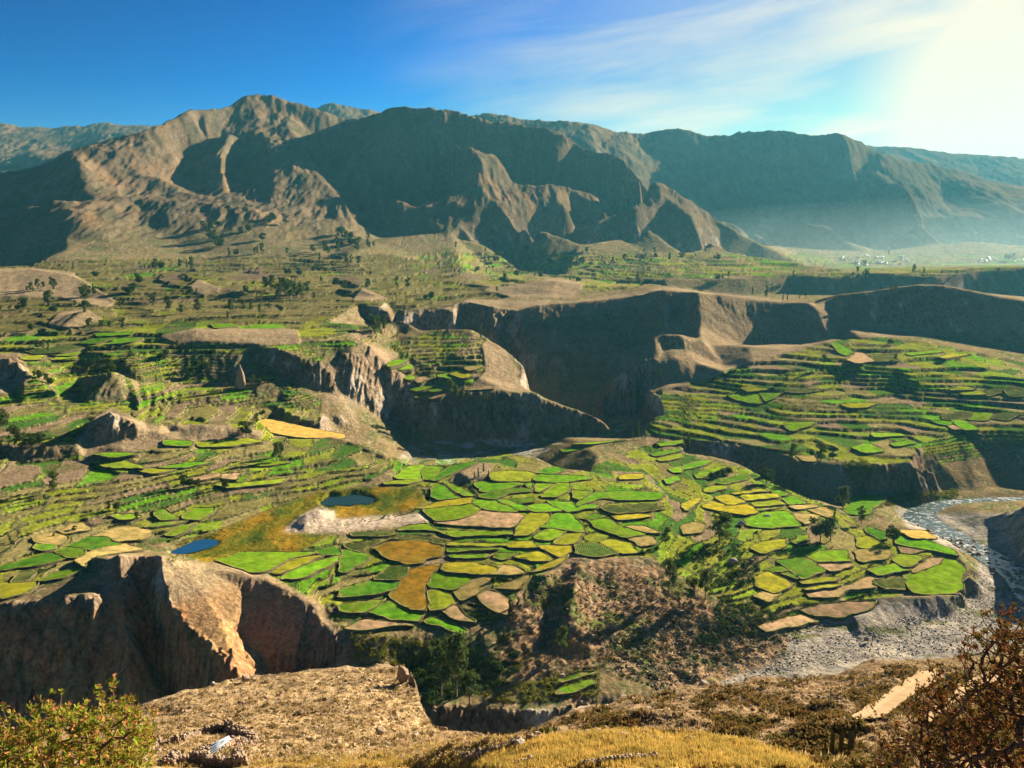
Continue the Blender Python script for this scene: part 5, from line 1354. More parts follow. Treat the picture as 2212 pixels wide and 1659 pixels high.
A4 = [hit(*cp('A', *p)) for p in [(1345, 1065), (1380, 1035), (1492, 1000), (1505, 1018)]]
b0 = Vector(A4[0]); zt_ = max(a[2] for a in A4) + 0.6
top = [((a[0] - b0.x), (a[1] - b0.y), zt_ - b0.z + 0.15 * k) for k, a in enumerate(A4)]
vv = np.array(top + [(x, y, z - 0.08) for x, y, z in top])
ff = np.array([(0, 1, 2, 3), (7, 6, 5, 4), (0, 4, 5, 1), (1, 5, 6, 2), (2, 6, 7, 3), (3, 7, 4, 0)])
o = link('roof_sheet', mesh_np('roof_sheet', vv, ff, M_BLUE), label='pale blue corrugated sheet lying on the ruined stone hut', category='roof sheet'); o.location = b0
for k_ in range(5):
    a0 = np.array(top[0]) * (1 - k_ / 4.0) + np.array(top[1]) * (k_ / 4.0); a1 = np.array(top[3]) * (1 - k_ / 4.0) + np.array(top[2]) * (k_ / 4.0)
    up_ = np.array((0, 0, 0.05)); sd = (np.array(top[1]) - np.array(top[0])); sd = sd / np.linalg.norm(sd) * 0.07
    pv = np.array([a0 - sd, a0 + sd, a0 + up_, a1 - sd, a1 + sd, a1 + up_])
    link('roof_rib', mesh_np('roof_rib', pv, np.array([(0, 3, 5), (0, 5, 2), (1, 2, 5), (1, 5, 4)]), M_BLUE), o)
lap('walls')
#PART5 ------------------------------------------------------------------ trees
def leaves_mesh(C_, n, size, seed, upright=0.0, aspect=0.5):
    """n leaf-sprays scattered on the shells of clumps C_ [(centre, radii)]: two-triangle blades"""
    r = np.random.default_rng(seed)
    vol = np.array([c[1][0] * c[1][1] * c[1][2] for c in C_]) ** 0.67
    k = r.choice(len(C_), n, p=vol / vol.sum())
    cen = np.array([c[0] for c in C_])[k]; rad = np.array([c[1] for c in C_])[k]
    d = r.normal(size=(n, 3)); d /= np.linalg.norm(d, axis=1, keepdims=True)
    p = cen + d * rad * (r.random((n, 1)) ** 0.45)
    a = r.normal(size=(n, 3)); a[:, 2] += upright; a /= np.linalg.norm(a, axis=1, keepdims=True)
    b = np.cross(a, r.normal(size=(n, 3))); b /= np.linalg.norm(b, axis=1, keepdims=True)
    s = size * r.uniform(.6, 1.4, (n, 1))
    v = np.stack([p - a * s, p + b * s * aspect, p + a * s, p - b * s * aspect], 1).reshape(-1, 3)
    f = np.arange(n * 4).reshape(n, 4)
    return v, f
def tube(path, radii, sides=5):
    path = [Vector(p) for p in path]; V_ = []; F_ = []
    for i, p in enumerate(path):
        t = (path[min(i + 1, len(path) - 1)] - path[max(i - 1, 0)]).normalized()
        x = t.orthogonal().normalized(); y = t.cross(x)
        for k in range(sides):
            a = 2 * math.pi * k / sides; V_.append(p + (x * math.cos(a) + y * math.sin(a)) * radii[i])
    for i in range(len(path) - 1):
        for k in range(sides):
            F_.append((i * sides + k, i * sides + (k + 1) % sides, (i + 1) * sides + (k + 1) % sides, (i + 1) * sides + k))
    return np.array([v[:] for v in V_]), np.array(F_)
def join(parts):
    vs, fs, o = [], [], 0
    for v, f in parts: vs.append(v); fs.append(f + o); o += len(v)
    return np.concatenate(vs), np.concatenate(fs)
def tree_meshes(kind, seed):
    r = random.Random(seed * 17 + 3)
    if kind == 'e':      # eucalyptus: bare lower trunk, uneven stacked clumps
        cl = [((r.uniform(-.17, .17), r.uniform(-.17, .17), z), (r.uniform(.07, .15),) * 2 + (r.uniform(.06, .11),)) for z in [.30, .36, .44, .5, .56, .62, .68, .74, .8, .86, .91] for _ in range(2)]
        cl.append(((0, 0, .94), (.06, .06, .07))); n, sz, mm = 1500, .030, M_LEAF_E
    elif kind == 'w':    # wide dark tree
        cl = [((r.uniform(-.30, .30), r.uniform(-.28, .28), r.uniform(.28, .82)), (r.uniform(.11, .2),) * 2 + (r.uniform(.09, .15),)) for _ in range(20)]
        n, sz, mm = 2000, .036, M_LEAF_D
    elif kind == 'p':    # slim upright
        cl = [((r.uniform(-.03, .03), r.uniform(-.03, .03), z), (.085 * (1.2 - z) + .02,) * 2 + (.09,)) for z in (.14, .24, .35, .46, .57, .68, .78, .88)]
        n, sz, mm = 600, .034, M_LEAF_D
    elif kind == 'l':    # slim light
        cl = [((r.uniform(-.07, .07), r.uniform(-.07, .07), z), (r.uniform(.05, .11),) * 2 + (.08,)) for z in (.2, .3, .4, .5, .6, .7, .8, .9)]
        n, sz, mm = 700, .034, M_LEAF_E
    else:                # round bush
        cl = [((r.uniform(-.2, .2), r.uniform(-.2, .2), r.uniform(.3, .6)), (r.uniform(.22, .34),) * 2 + (r.uniform(.22, .34),)) for _ in range(6)]
        n, sz, mm = 700, .065, M_LEAF_D
    tr_ = [tube([(0, 0, -.04), (r.uniform(-.01, .01), r.uniform(-.01, .01), .3), (r.uniform(-.03, .03), r.uniform(-.03, .03), .62), (r.uniform(-.03, .03), 0, .9)], [.022, .016, .010, .003])]
    for c in cl[::2]:
        z0 = max(.1, c[0][2] - .16)
        tr_.append(tube([(0, 0, z0), ((c[0][0]) * .5, c[0][1] * .5, c[0][2] - .06), c[0]], [.008, .005, .002], 4))
    v, f = join(tr_); tm = mesh_np('trunk', v, f, M_BARK)
    v, f = leaves_mesh(cl, n, sz, seed, aspect=.55); cm = mesh_np('crown', v, f, mm)
    return tm, cm
TV = {k: [tree_meshes(k, s + 1) for s in range(n)] for k, n in (('e', 4), ('w', 3), ('p', 3), ('l', 3), ('b', 3))}
TN = {'e': 'eucalyptus_tree', 'w': 'broad_tree', 'p': 'slim_tree', 'l': 'slim_tree', 'b': 'round_bush'}
TCAT = {'e': 'tree', 'w': 'tree', 'p': 'tree', 'l': 'tree', 'b': 'bush'}
_tc = 0
def tree(kind, px, py, h_px, label, group=None, wide=1.0, loc=None):
    global _tc; _tc += 1; r = random.Random(_tc * 7 + 1)
    h = loc or hit(px, py); D = math.sqrt(h[0] ** 2 + h[1] ** 2 + h[2] ** 2); H = h_px / FPX * D * 1.05
    e = bpy.data.objects.new(TN[kind], None); COL.objects.link(e); e.empty_display_size = 1
    e.location = (h[0], h[1], h[2] - 0.2); e.scale = (H * wide, H * wide, H); e.rotation_euler = (0, 0, r.uniform(0, 6.28))
    e['label'] = label; e['category'] = TCAT[kind]
    if group: e['group'] = group
    tm, cm = TV[kind][_tc % len(TV[kind])]
    link('trunk', tm, e); link('crown', cm, e)
    return e
TREES = '''
R e 240 700 205 1.3|large dark tree left of the bushy gully beside the square green field
R w 895 672 150 1.0|broad dark tree at the left of the clump casting a long shadow over the fields
R e 960 668 140 1.2|taller loose tree on the right side of the clump in the middle of the fields
R e 1160 555 100 1.0|dark tree on the brink above the dry white riverbank path
R w 1365 680 112 0.9|solitary dark tree in the fields nearest the river bend
R e 1040 458 130 1.2|ragged dark tree below the crumbling pink bank
R w 545 303 112 1.0|dark tree on the shaded edge behind the row of four round bushes
R e 895 178 130 1.2|light green tree on the lip of the terrace above the pink bank
R e 715 152 108 1.0|tree at the corner of the terrace left of the light green one
R l 40 88 88 1.0|slim tree on the far edge of the field plain
R e 150 1052 190 0.8|tall light green tree on the rubble slope below the bushy gully
R e 55 1070 160 0.9|dark tree beside the tall light one, on its left
R b 398 856 62 0.9|round dark bush beside the grey boulder
R b 190 266 50 1.0|leftmost of four round bushes in a row behind the small fields
R b 226 256 54 1.0|second from left of four round bushes in a row
R b 262 250 54 1.0|third from left of four round bushes in a row
R b 302 237 58 1.0|rightmost and largest of four round bushes in a row
R b 350 908 50 1.0|small round bush above the straw plot near the rubble slope
R b 388 958 48 1.0|dark round bush at the edge of the ochre plot
R p 985 532 78 0.8|dark columnar stub tree beside the clump on the fields
M e 2105 708 122 0.9|dark tree at the right end of the dark green row field
M p 925 222 60 0.9|slim dark tree highest on the bare knoll in the fields
M p 890 268 62 0.9|slim dark tree left of the pair on the bare knoll
M p 957 275 60 0.9|slim dark tree on the right foot of the bare knoll
M p 865 268 48 0.9|smallest slim tree on the left of the bare knoll
M l 1190 1078 88 0.9|slim green tree above the rubble slope edge
M l 1148 1132 96 0.9|slim green tree beside the bare half round field
M l 1097 1168 118 0.9|taller pale tree touching the bare half round field
M b 962 1172 46 0.8|small oval bush on the steps under the sandy field
M p 1056 1302 88 0.9|dark slim tree at the foot of the rubble slope
M e 2125 1022 225 0.8|big loose light green tree on top of the rubble slope
M b 987 942 50 0.9|thin bush on the boundary of the straw fields
B e 1430 370 178 0.8|solitary tree on the pale slope below the rubble
B e 750 650 405 0.75|tallest tree rising out of the dark ravine below the fields
B e 835 695 205 1.1|leaning light edged tree at the mouth of the dark ravine
B e 650 640 330 0.8|dark tree on the left of the dark ravine clump
B w 700 500 260 1.0|broad dark tree at the back of the ravine clump
B b 1125 402 78 1.2|light green bush on the terrace right of the ravine
B b 1010 480 90 1.2|bright green bush spilling over the ravine edge
B b 550 690 88 0.8|dark bush in the shade under the headland corner
P l 905 412 100 0.7|pale slim tree on the brow of the peninsula terraces
P l 935 405 72 0.7|shorter slim tree right of the pale one on the peninsula brow
P p 1035 425 42 1.0|tiny dark tree on the far corner of the peninsula
P e 712 800 108 0.9|tallest dark tree on the front lip of the peninsula
P e 748 812 84 0.9|middle tree of the dark group on the front lip of the peninsula
P l 790 812 62 1.0|small tree right of the group on the peninsula lip
P l 822 812 62 1.0|small tree farthest right on the peninsula lip
P e 940 842 62 1.0|tree clinging to the shaded peninsula cliff
P l 1135 852 60 1.0|thin green tree halfway down the peninsula cliff
P l 1166 856 50 1.0|shorter thin tree halfway down the peninsula cliff
P l 1925 1052 108 0.8|tallest slim tree at the tip of the peninsula near the terraces
P l 1888 1058 72 0.8|short slim tree left of the tall one at the peninsula tip
P l 1972 1052 82 0.7|dark slim tree right of the tall one at the peninsula tip
P l 2066 1072 78 0.8|slim tree standing apart on the terraces right of the peninsula tip
P p 2066 692 126 0.7|slim tree at the foot of the sunlit knoll
P e 432 82 70 0.9|lone dark tree on the bare slope behind the peninsula
P e 22 104 68 0.9|dark tree beside the shaded hummock on the upper slope
P b 585 152 60 0.8|dark oval tree on the upper slope left of the big bowl
P b 550 152 36 1.0|small round tree beside the dark oval one
U l 1015 242 62 0.9|slim tree on the slope left of the dark hill
U l 1052 312 54 0.9|slim tree lower on the slope left of the dark hill
U e 1380 548 42 1.0|tree at the corner of the flat dark field
U e 915 592 62 1.0|tree on the bare track between terrace blocks
U e 675 682 52 1.0|tree among the narrow terraces right of the knoll
U l 35 1102 92 0.8|tree at the left end of the shaded river bank
U b 1350 452 36 1.2|dark bush on the terraces near the sandy field
Q e 320 202 95 1.1|bushy tree on the upper left terraces below the brown hill
Q e 552 172 100 1.1|dark tree on the upper left terraces below the ridge
Q w 690 655 132 0.9|leafy tree at the left end of the shaded cliff
Q e 1095 235 100 0.9|tall grey green tree of the hummock grove
Q e 990 192 70 1.0|smaller tree left in the hummock grove
Q e 1175 245 60 1.0|tree at the right foot of the hummock grove
Q e 1285 242 88 1.0|tree below the bare shoulder of the hummock
Q e 660 342 50 1.3|dark bushy tree right of the pale eroded bank
Q e 715 344 50 1.0|second tree right of the pale eroded bank
Q e 795 347 70 0.9|third and tallest tree right of the pale eroded bank
Q l 845 532 62 0.9|thin tree on the left brink of the shaded cliff
Q l 1148 472 56 0.9|pale tree on the top edge of the shaded cliff
Q e 100 1122 130 1.0|biggest dark tree of the shaded group at the far left
Q e 150 1132 100 1.0|dark tree second in the shaded group at the far left
Q w 212 1112 88 1.0|broad dark tree third in the shaded group at the far left
Q w 262 1094 78 1.0|rightmost tree of the shaded group at the far left
Q w 12 1005 130 0.7|dark tree cut by the left edge of the picture
Q w 1600 1045 110 1.0|round dark tree at the end of the low rocky ridge
Q e 1662 965 72 1.0|tree behind the round dark one on the rocky ridge
Q e 1795 1215 130 0.8|tall tree in the middle of the left terraces
Q e 1820 1165 90 0.9|tree behind the tall one in the middle of the left terraces
Q w 1190 1372 92 0.7|dark tree at the left corner of the brown ploughed fields
Q w 1242 1374 60 0.8|small dark tree in the hedge under the brown ploughed fields
Q w 1278 1372 56 0.8|smallest dark tree in the hedge under the brown ploughed fields
Q w 1458 1382 72 0.8|round dark tree at the right of the brown ploughed fields
Q e 350 1405 130 0.8|olive tree beside the pale rocks at the far left
Q b 1710 892 30 1.0|small reddish bush at the edge of the golden field
Q p 1015 692 46 0.9|tiny pale tree inside the shaded cliff basin
'''
for ln in TREES.strip().split('\n'):
    a_, lb_ = ln.split('|'); q = a_.split()
    px, py = cp(q[0], float(q[2]), float(q[3]))
    tree(q[1], px, py, float(q[4]) / CROPS[q[0]][2], lb_, wide=float(q[5]))
for k_, xs_ in enumerate([(195, 370), (220, 370), (245, 375), (282, 372)]):
    px, py = cp('P', *xs_); tree('e', px, py, [36, 38, 34, 38][k_], 'in the slim row left of the peninsula', 'row of slim trees left of the peninsula', 0.7)
for k_, xs_ in enumerate([(465, 430), (500, 430), (525, 435), (550, 440), (600, 445)]):
    px, py = cp('U', *xs_); tree('l', px, py, [22, 17, 14, 12, 10][k_], 'in the row of slim trees right of the sunlit spur', 'row of trees right of the sunlit spur', 0.9)
for k_, xs_ in enumerate([(455, 122), (545, 138), (652, 158), (682, 158), (760, 145), (800, 140), (840, 130)]):
    px, py = cp('U', *xs_); tree('l', px, py, [17, 26, 13, 13, 12, 10, 9][k_], 'among small trees behind the rim of the great cliff', 'trees behind the rim of the great cliff', 1.0, loc=None)
for k_, xs_ in enumerate([(1500, 242), (1580, 228), (1630, 232), (1682, 244), (1745, 218), (1480, 275)]):
    px, py = cp('Q', *xs_); tree('e', px, py, [30, 24, 23, 20, 14, 15][k_], 'in the line of slim trees above the shaded notch', 'line of trees above the shaded notch', 0.8)
for k_, xs_ in enumerate([(1760, 100), (1810, 150), (1850, 130), (1880, 150), (1915, 140), (1950, 150), (1720, 90), (1990, 120), (2040, 160), (1830, 100)]):
    px, py = cp('Q', *xs_); tree('e', px, py, [34, 34, 36, 38, 30, 34, 28, 26, 16, 30][k_], 'in the dense grey green grove on the upper terraces', 'dense grove on the upper terraces', 1.0)
rt = random.Random(5)
for nm, poly, n, hh in (('scattered trees on the slope below the left mountain', [(420, 500), (560, 470), (700, 480), (820, 520), (860, 560), (700, 600), (560, 560), (470, 560)], 58, (10, 24)),
                        ('scattered trees on the upper terraces', [(150, 570), (700, 590), (900, 600), (870, 660), (600, 650), (300, 680), (0, 680), (0, 640)], 58, (9, 24)),
                        ('trees along the foot of the central mountain', [(900, 535), (1100, 535), (1300, 545), (1600, 545), (1650, 560), (1300, 575), (1000, 570)], 44, (6, 16)),
                        ('trees dotted over the far valley floor', [(1000, 570), (1700, 552), (2211, 552), (2211, 640), (1700, 640), (1300, 620), (1050, 640)], 58, (6, 15)),
                        ('bushy trees on the left terraces', [(0, 700), (250, 700), (700, 800), (600, 900), (100, 850), (0, 950), (0, 1100), (300, 1080), (400, 1150), (0, 1180)], 48, (9, 20))):
    P = scatter([poly], n // 2, n, 500, 6500)
    Pc = []                                      # trees keep company
    for p in P:
        sp_ = math.hypot(p[0], p[1]) * 0.006
        for q in range(rt.choice((1, 1, 2, 2, 3, 4))):
            x = p[0] + (rt.gauss(0, sp_) if q else 0); y = p[1] + (rt.gauss(0, sp_) if q else 0); Pc.append((x, y, zat(x, y)))
    P = Pc[:59]
    for p in P:
        tree(rt.choice('eeewlb'), 0, 0, rt.uniform(*hh), 'among ' + nm, nm, rt.uniform(.8, 1.25), loc=tuple(p))
lap('trees')

# ------------------------------------------------------------------ undergrowth nobody could count
RP = [[hit(*p)[:2] for p in a_] + [hit(*p)[:2] for p in reversed(b_)] for a_, b_ in ((ROAD_L, ROAD_R), (ROAD2_L, ROAD2_R))]
def off_road(P, clump=0.0):
    k = np.array([not (inside_pt(p, RP[0]) or inside_pt(p, RP[1])) for p in P])
    if clump: k &= fbm(P[:, 0] / 9, P[:, 1] / 9, 2, 300) + rng.normal(0, .12, len(P)) > clump - .1
    return P[k]
def bushes(name, polys, n, smin, smax, leaves, seed, m, dmin=0, dmax=1e9, blade=0.35, up=0.0, aspect=.5, flat_=0.8, P=None):
    if P is None: P = scatter(polys, n, seed, dmin, dmax)
    r = np.random.default_rng(seed); n = len(P)
    if n == 0: return
    s = (smin + (smax - smin) * r.random(n) ** 2)[:, None]
    d = r.normal(size=(n, leaves, 3)); d /= np.linalg.norm(d, axis=2, keepdims=True); d[..., 2] = np.abs(d[..., 2]) * flat_
    p = P[:, None] + d * s[:, None] * (r.random((n, leaves, 1)) ** .4)
    a = r.normal(size=(n, leaves, 3)); a[..., 2] += up; a /= np.linalg.norm(a, axis=2, keepdims=True)
    b = np.cross(a, r.normal(size=(n, leaves, 3))); b /= np.linalg.norm(b, axis=2, keepdims=True)
    k = s[:, None] * blade
    v = np.stack([p - a * k, p + b * k * aspect, p + a * k, p - b * k * aspect], 2).reshape(-1, 3)
    link(name, mesh_np(name, v, np.arange(len(v)).reshape(-1, 4), m), kind='stuff')
def grass(name, polys, n, h0, h1, blades, seed, m, dmin=0, dmax=1e9, width=0.10, lean=0.35):
    P = scatter(polys, n, seed, dmin, dmax); P = off_road(P) if name == 'straw_tufts' else P; r = np.random.default_rng(seed); n = len(P)
    h = r.uniform(h0, h1, (n, 1, 1)) * r.uniform(.6, 1.1, (n, blades, 1))
    d = r.normal(size=(n, blades, 3)) * lean; d[..., 2] = 1; d /= np.linalg.norm(d, axis=2, keepdims=True)
    base = P[:, None] + r.normal(size=(n, blades, 3)) * np.array((.10, .10, 0)) * 1.6
    a = r.uniform(0, 6.28, (n, blades, 1)); w_ = np.concatenate([np.cos(a), np.sin(a), a * 0], 2) * h * width
    v = np.stack([base - w_ - np.array((0, 0, .05)), base + w_ - np.array((0, 0, .05)), base + d * h], 2).reshape(-1, 3)
    link(name, mesh_np(name, v, np.arange(len(v)).reshape(-1, 3), m), kind='stuff')
GP = [[(330, 1659), (760, 1630), (980, 1600), (1150, 1590), (1300, 1572), (1480, 1578), (1620, 1600), (1750, 1640), (1860, 1659)]]
grass('dry_grass', GP, 10000, .28, .60, 6, 31, M_GRASS, 40, 125)
HP = [[(300, 1530), (480, 1475), (700, 1448), (870, 1440), (905, 1500), (940, 1575), (900, 1640), (330, 1659)]]
grass('straw_tufts', HP, 7000, .25, .7, 5, 32, M_STRAW, 60, 215, width=.16)
bushes('low_scrub', HP, 1500, .25, .75, 12, 33, M_SCRUB, 60, 215, blade=.4, up=.8)
SP_ = [[(1130, 1590), (1380, 1503), (1600, 1478), (1880, 1440), (2100, 1418), (2240, 1400), (2240, 1659), (1780, 1659), (1600, 1590), (1300, 1570)]]
grass('straw_tufts', SP_, 4500, .25, .7, 5, 34, M_STRAW, 60, 270, width=.16)
bushes('rusty_scrub', None, 0, .35, 1.4, 18, 35, M_SCRUB, P=off_road(scatter(SP_, 6500, 35, 60, 270), .1), blade=.32, up=.7)
SH = []
for side in (ROAD_L, ROAD_R, ROAD2_L, ROAD2_R):
    H_ = [hit(*p) for p in side]
    for a, b in zip(H_[:-1], H_[1:]):
        for q in range(int(math.hypot(b[0] - a[0], b[1] - a[1]) * 2)):
            t = random.random(); x = a[0] + (b[0] - a[0]) * t + random.gauss(0, .5); y = a[1] + (b[1] - a[1]) * t + random.gauss(0, .5); SH.append((x, y, zat(x, y) + .5))
bushes('roadside_scrub', None, 0, .3, .8, 16, 47, M_SCRUB, P=off_road(np.array(SH)), blade=.35, up=.7)
bushes('grassy_scrub', [[(940, 1575), (1120, 1595), (1150, 1600), (900, 1659), (820, 1620)]], 500, .3, .8, 14, 36, M_STRAW, 60, 200, up=.8)
bushes('yellow_bushes', [[(1820, 1005), (1860, 990), (1890, 1010), (1880, 1040), (1845, 1055)], [(1885, 1070), (1960, 1075), (2065, 1058), (2070, 1075), (1975, 1082), (1900, 1098)], [(1850, 1050), (1880, 1060), (1870, 1080)]], 620, 1.2, 2.7, 26, 37, M_LEAF_Y, 700, 1000, blade=.3)
bushes('green_bushes', [[(1500, 1190), (1570, 1160), (1640, 1200), (1640, 1260), (1560, 1280), (1500, 1260)], [(1560, 1290), (1690, 1330), (1640, 1370), (1500, 1400)], [(970, 1470), (1010, 1400), (1130, 1440), (1100, 1480), (1000, 1500)]], 900, .8, 2.6, 24, 38, M_LEAF_D, 400, 700, blade=.3)
bushes('yellow_green_bushes', [[(760, 1370), (900, 1380), (960, 1400), (930, 1440), (890, 1500), (840, 1430), (760, 1420)], [(1040, 1500), (1150, 1470), (1290, 1440), (1300, 1500), (1160, 1520), (1060, 1520)]], 1000, .7, 2.0, 22, 39, M_LEAF_Y, 400, 620, blade=.3)
bushes('slope_shrubs', [[(1100, 1330), (1250, 1215), (1480, 1260), (1700, 1330), (1600, 1430), (1300, 1430), (1270, 1520), (1060, 1420)]], 2400, .5, 1.5, 14, 40, M_SCRUB, 400, 640, blade=.35)
bushes('riverside_bushes', [[(1300, 1400), (1480, 1330), (1700, 1330), (1740, 1370), (1560, 1440), (1420, 1490), (1300, 1450)], [(1560, 1300), (1640, 1320), (1640, 1350), (1540, 1340)]], 1300, .5, 1.5, 16, 45, M_LEAF_D, 400, 640, blade=.3)
bushes('reeds', [[(680, 1094), (700, 1060), (800, 1056), (825, 1080), (800, 1100), (700, 1104)], [(355, 1215), (380, 1180), (450, 1152), (490, 1160), (470, 1180), (400, 1215)]], 420, .5, 1.3, 12, 46, M_LEAF_Y, 520, 760, blade=.45, up=1.5)
bushes('ravine_thicket', [[(880, 1440), (960, 1400), (1010, 1420), (1000, 1500), (920, 1530)]], 500, 1.2, 3.4, 30, 41, M_LEAF_D, 380, 560, blade=.25)
# hedges and brush along the terrace risers
r5 = np.random.default_rng(77)
fq = (frc > 1 - wf) & (tr > 0.6) & (Dr < 1500) & (Dr > 500) & (np.abs(Ur) < 0.56)
ci = np.argwhere(fq & (n1 + 0.6 * n2 > 0.0)); ci = ci[r5.permutation(len(ci))[:14000]]
Pb = np.stack([Xr[ci[:, 0], ci[:, 1]], Yr[ci[:, 0], ci[:, 1]], Zr[ci[:, 0], ci[:, 1]]], 1)
bushes('terrace_brush', None, 0, .5, 1.5, 7, 42, M_LEAF_D, P=Pb[:9000], blade=.55)
bushes('terrace_brush', None, 0, .5, 1.3, 7, 43, M_SCRUB, P=Pb[9000:], blade=.55)
PW_ = []
for k_, W, lv, pg in FLD:
    for i in range(len(W)):
        a, b = W[i], W[(i + 1) % len(W)]; L_ = math.hypot(b[0] - a[0], b[1] - a[1])
        for q in range(int(L_ / 5)):
            if r5.random() < 0.62: t = r5.random(); PW_.append((a[0] + (b[0] - a[0]) * t + r5.normal() * .6, a[1] + (b[1] - a[1]) * t + r5.normal() * .6, lv - .2 + pg[0] * (a[0] + (b[0] - a[0]) * t - pg[2]) + pg[1] * (a[1] + (b[1] - a[1]) * t - pg[3])))
bushes('field_edge_brush', None, 0, .4, 1.3, 12, 44, M_LEAF_D, P=np.array(PW_), blade=.4)
lap('undergrowth')

# ------------------------------------------------------------------ village and far houses
def house_mesh(w, l, h):
    x, y = w / 2, l / 2
    wall = mesh_np('wall', np.array([(-x, -y, 0), (x, -y, 0), (x, y, 0), (-x, y, 0), (-x, -y, h), (x, -y, h), (x, y, h), (-x, y, h), (0, -y, h * 1.45), (0, y, h * 1.45)]),
                   np.array([(0, 1, 5, 4), (1, 2, 6, 5), (2, 3, 7, 6), (3, 0, 4, 7), (4, 5, 8, 8), (6, 7, 9, 9)]), M_WHITE)
    e = .5
    top = [(-x - e, -y - e, h - .2), (0, -y - e, h * 1.5), (x + e, -y - e, h - .2), (-x - e, y + e, h - .2), (0, y + e, h * 1.5), (x + e, y + e, h - .2)]
    v = np.array(top + [(a, b, c + .25) for a, b, c in top])
    roof = mesh_np('roof', v, np.array([(0, 3, 4, 1), (1, 4, 5, 2), (6, 7, 10, 9), (7, 8, 11, 10), (0, 1, 7, 6), (1, 2, 8, 7), (3, 9, 10, 4), (4, 10, 11, 5), (0, 6, 9, 3), (2, 5, 11, 8)]), M_TIN)
    return wall, roof
def tri_fix(me): me.validate()
HM = [house_mesh(9, 14, 4), house_mesh(8, 10, 5), house_mesh(12, 20, 5)]
for a, b in HM: tri_fix(a)
rh = random.Random(9)
for grp, poly, n in (('houses of the distant valley village', [(1800, 560), (1870, 553), (1960, 556), (1960, 572), (1850, 574)], 46), ('houses at the far right of the valley', [(2100, 558), (2211, 555), (2211, 566), (2120, 568)], 10)):
    for p in scatter([poly], n, n, 2500, 6000):
        wm_, rm_ = rh.choice(HM)
        e = bpy.data.objects.new('house', None); COL.objects.link(e); e.location = p; e.rotation_euler = (0, 0, rh.uniform(0, 3.1)); k = rh.uniform(.6, 1.0); e.scale = (k, k, k)
        e['label'] = 'among ' + grp; e['category'] = 'house'; e['group'] = grp
        link('wall', wm_, e); link('roof', rm_, e)
# members of a group are told apart by their order across the view
ONES = 'zeroth first second third fourth fifth sixth seventh eighth ninth tenth eleventh twelfth thirteenth fourteenth fifteenth sixteenth seventeenth eighteenth nineteenth'.split()
def ordinal(k):
    if k < 20: return ONES[k]
    t, u_ = divmod(k, 10)
    return ['', '', 'twentieth', 'thirtieth', 'fortieth', 'fiftieth'][t] if u_ == 0 else ['', '', 'twenty', 'thirty', 'forty', 'fifty'][t] + '-' + ONES[u_]
GR = {}
for o_ in COL.objects:
    if o_.get('group') and str(o_.get('label', '')).startswith(('in the', 'among')): GR.setdefault(o_['group'], []).append(o_)
for g_, L_ in GR.items():
    L_.sort(key=lambda q: q.location.x / q.location.y)
    for k_, o_ in enumerate(L_): o_['label'] = '%s %s from left %s' % ({'round_bush': 'round bush', 'house': 'tiny pale house', 'broad_tree': 'broad dark tree', 'slim_tree': 'slim tree', 'eucalyptus_tree': 'tall loose tree'}[o_.name.split('.')[0]], ordinal(k_ + 1), o_['label'])

# ------------------------------------------------------------------ cacti, agave
def column_cactus(px0, px1, base_y, top_y, n, label, seed):
    r = random.Random(seed); h0 = hit((px0 + px1) / 2, base_y); D = math.sqrt(sum(c * c for c in h0))
    e = bpy.data.objects.new('column_cactus', None); COL.objects.link(e); e.location = h0; e['label'] = label; e['category'] = 'cactus'
    hm = (base_y - top_y) / FPX * D * 1.15; wm2 = (px1 - px0) / FPX * D
    for i in range(n):
        x = (i / (n - 1) - .5) * wm2 + r.uniform(-.1, .1); y = r.uniform(-.8, .8); H = hm * r.uniform(.6, 1.0)
        z0 = zat(h0[0] + x, h0[1] + y) - h0[2]
        v, f = tube([(x, y, z0 - .2), (x * 1.03, y, z0 + H * .5), (x * 1.06 + r.uniform(-.1, .1), y, z0 + H * .96), (x * 1.06, y, z0 + H)], [.12, .15, .12, .03], 8)
        link('stem', mesh_np('stem', v, f, M_CACT), e)
column_cactus(*[cp('S', 940, 0)[0], cp('S', 1100, 0)[0]], cp('S', 0, 1030)[1], cp('S', 0, 865)[1], 14, 'clump of dark column cacti on the slope left of the big leafy bush', 3)
column_cactus(*[cp('A', 785, 0)[0], cp('A', 880, 0)[0]], cp('A', 0, 752)[1], cp('A', 0, 672)[1], 9, 'small clump of dark column cacti behind the flowering shrub', 4)
h0 = hit(*cp('B', 1300, 868)); r = random.Random(8); parts = []
e = bpy.data.objects.new('agave', None); COL.objects.link(e); e.location = h0; e['label'] = 'row of blue green spiky agave on the brink above the grass slope'; e['category'] = 'agave'
for k_ in range(5):
    parts = []
    for i in range(16):
        a = r.uniform(0, 6.28); el = r.uniform(.4, 1.4); L_ = r.uniform(.6, 1.0); x0 = (k_ - 2) * 1.0
        d = Vector((math.cos(a) * math.cos(el), math.sin(a) * math.cos(el), math.sin(el))); s_ = Vector((-math.sin(a), math.cos(a), 0)) * .09
        o_ = Vector((x0, 0, zat(h0[0] + x0, h0[1]) - h0[2]))
        parts.append((np.array([(o_ - s_)[:], (o_ + s_)[:], (o_ + d * L_ * .5 + s_ * 1.1)[:], (o_ + d * L_)[:], (o_ + d * L_ * .5 - s_ * 1.1)[:]]), np.array([(0, 1, 2), (0, 2, 4), (2, 3, 4)])))
    v, f = join(parts); link('rosette', mesh_np('rosette', v, f, M_LEAF_D), e)

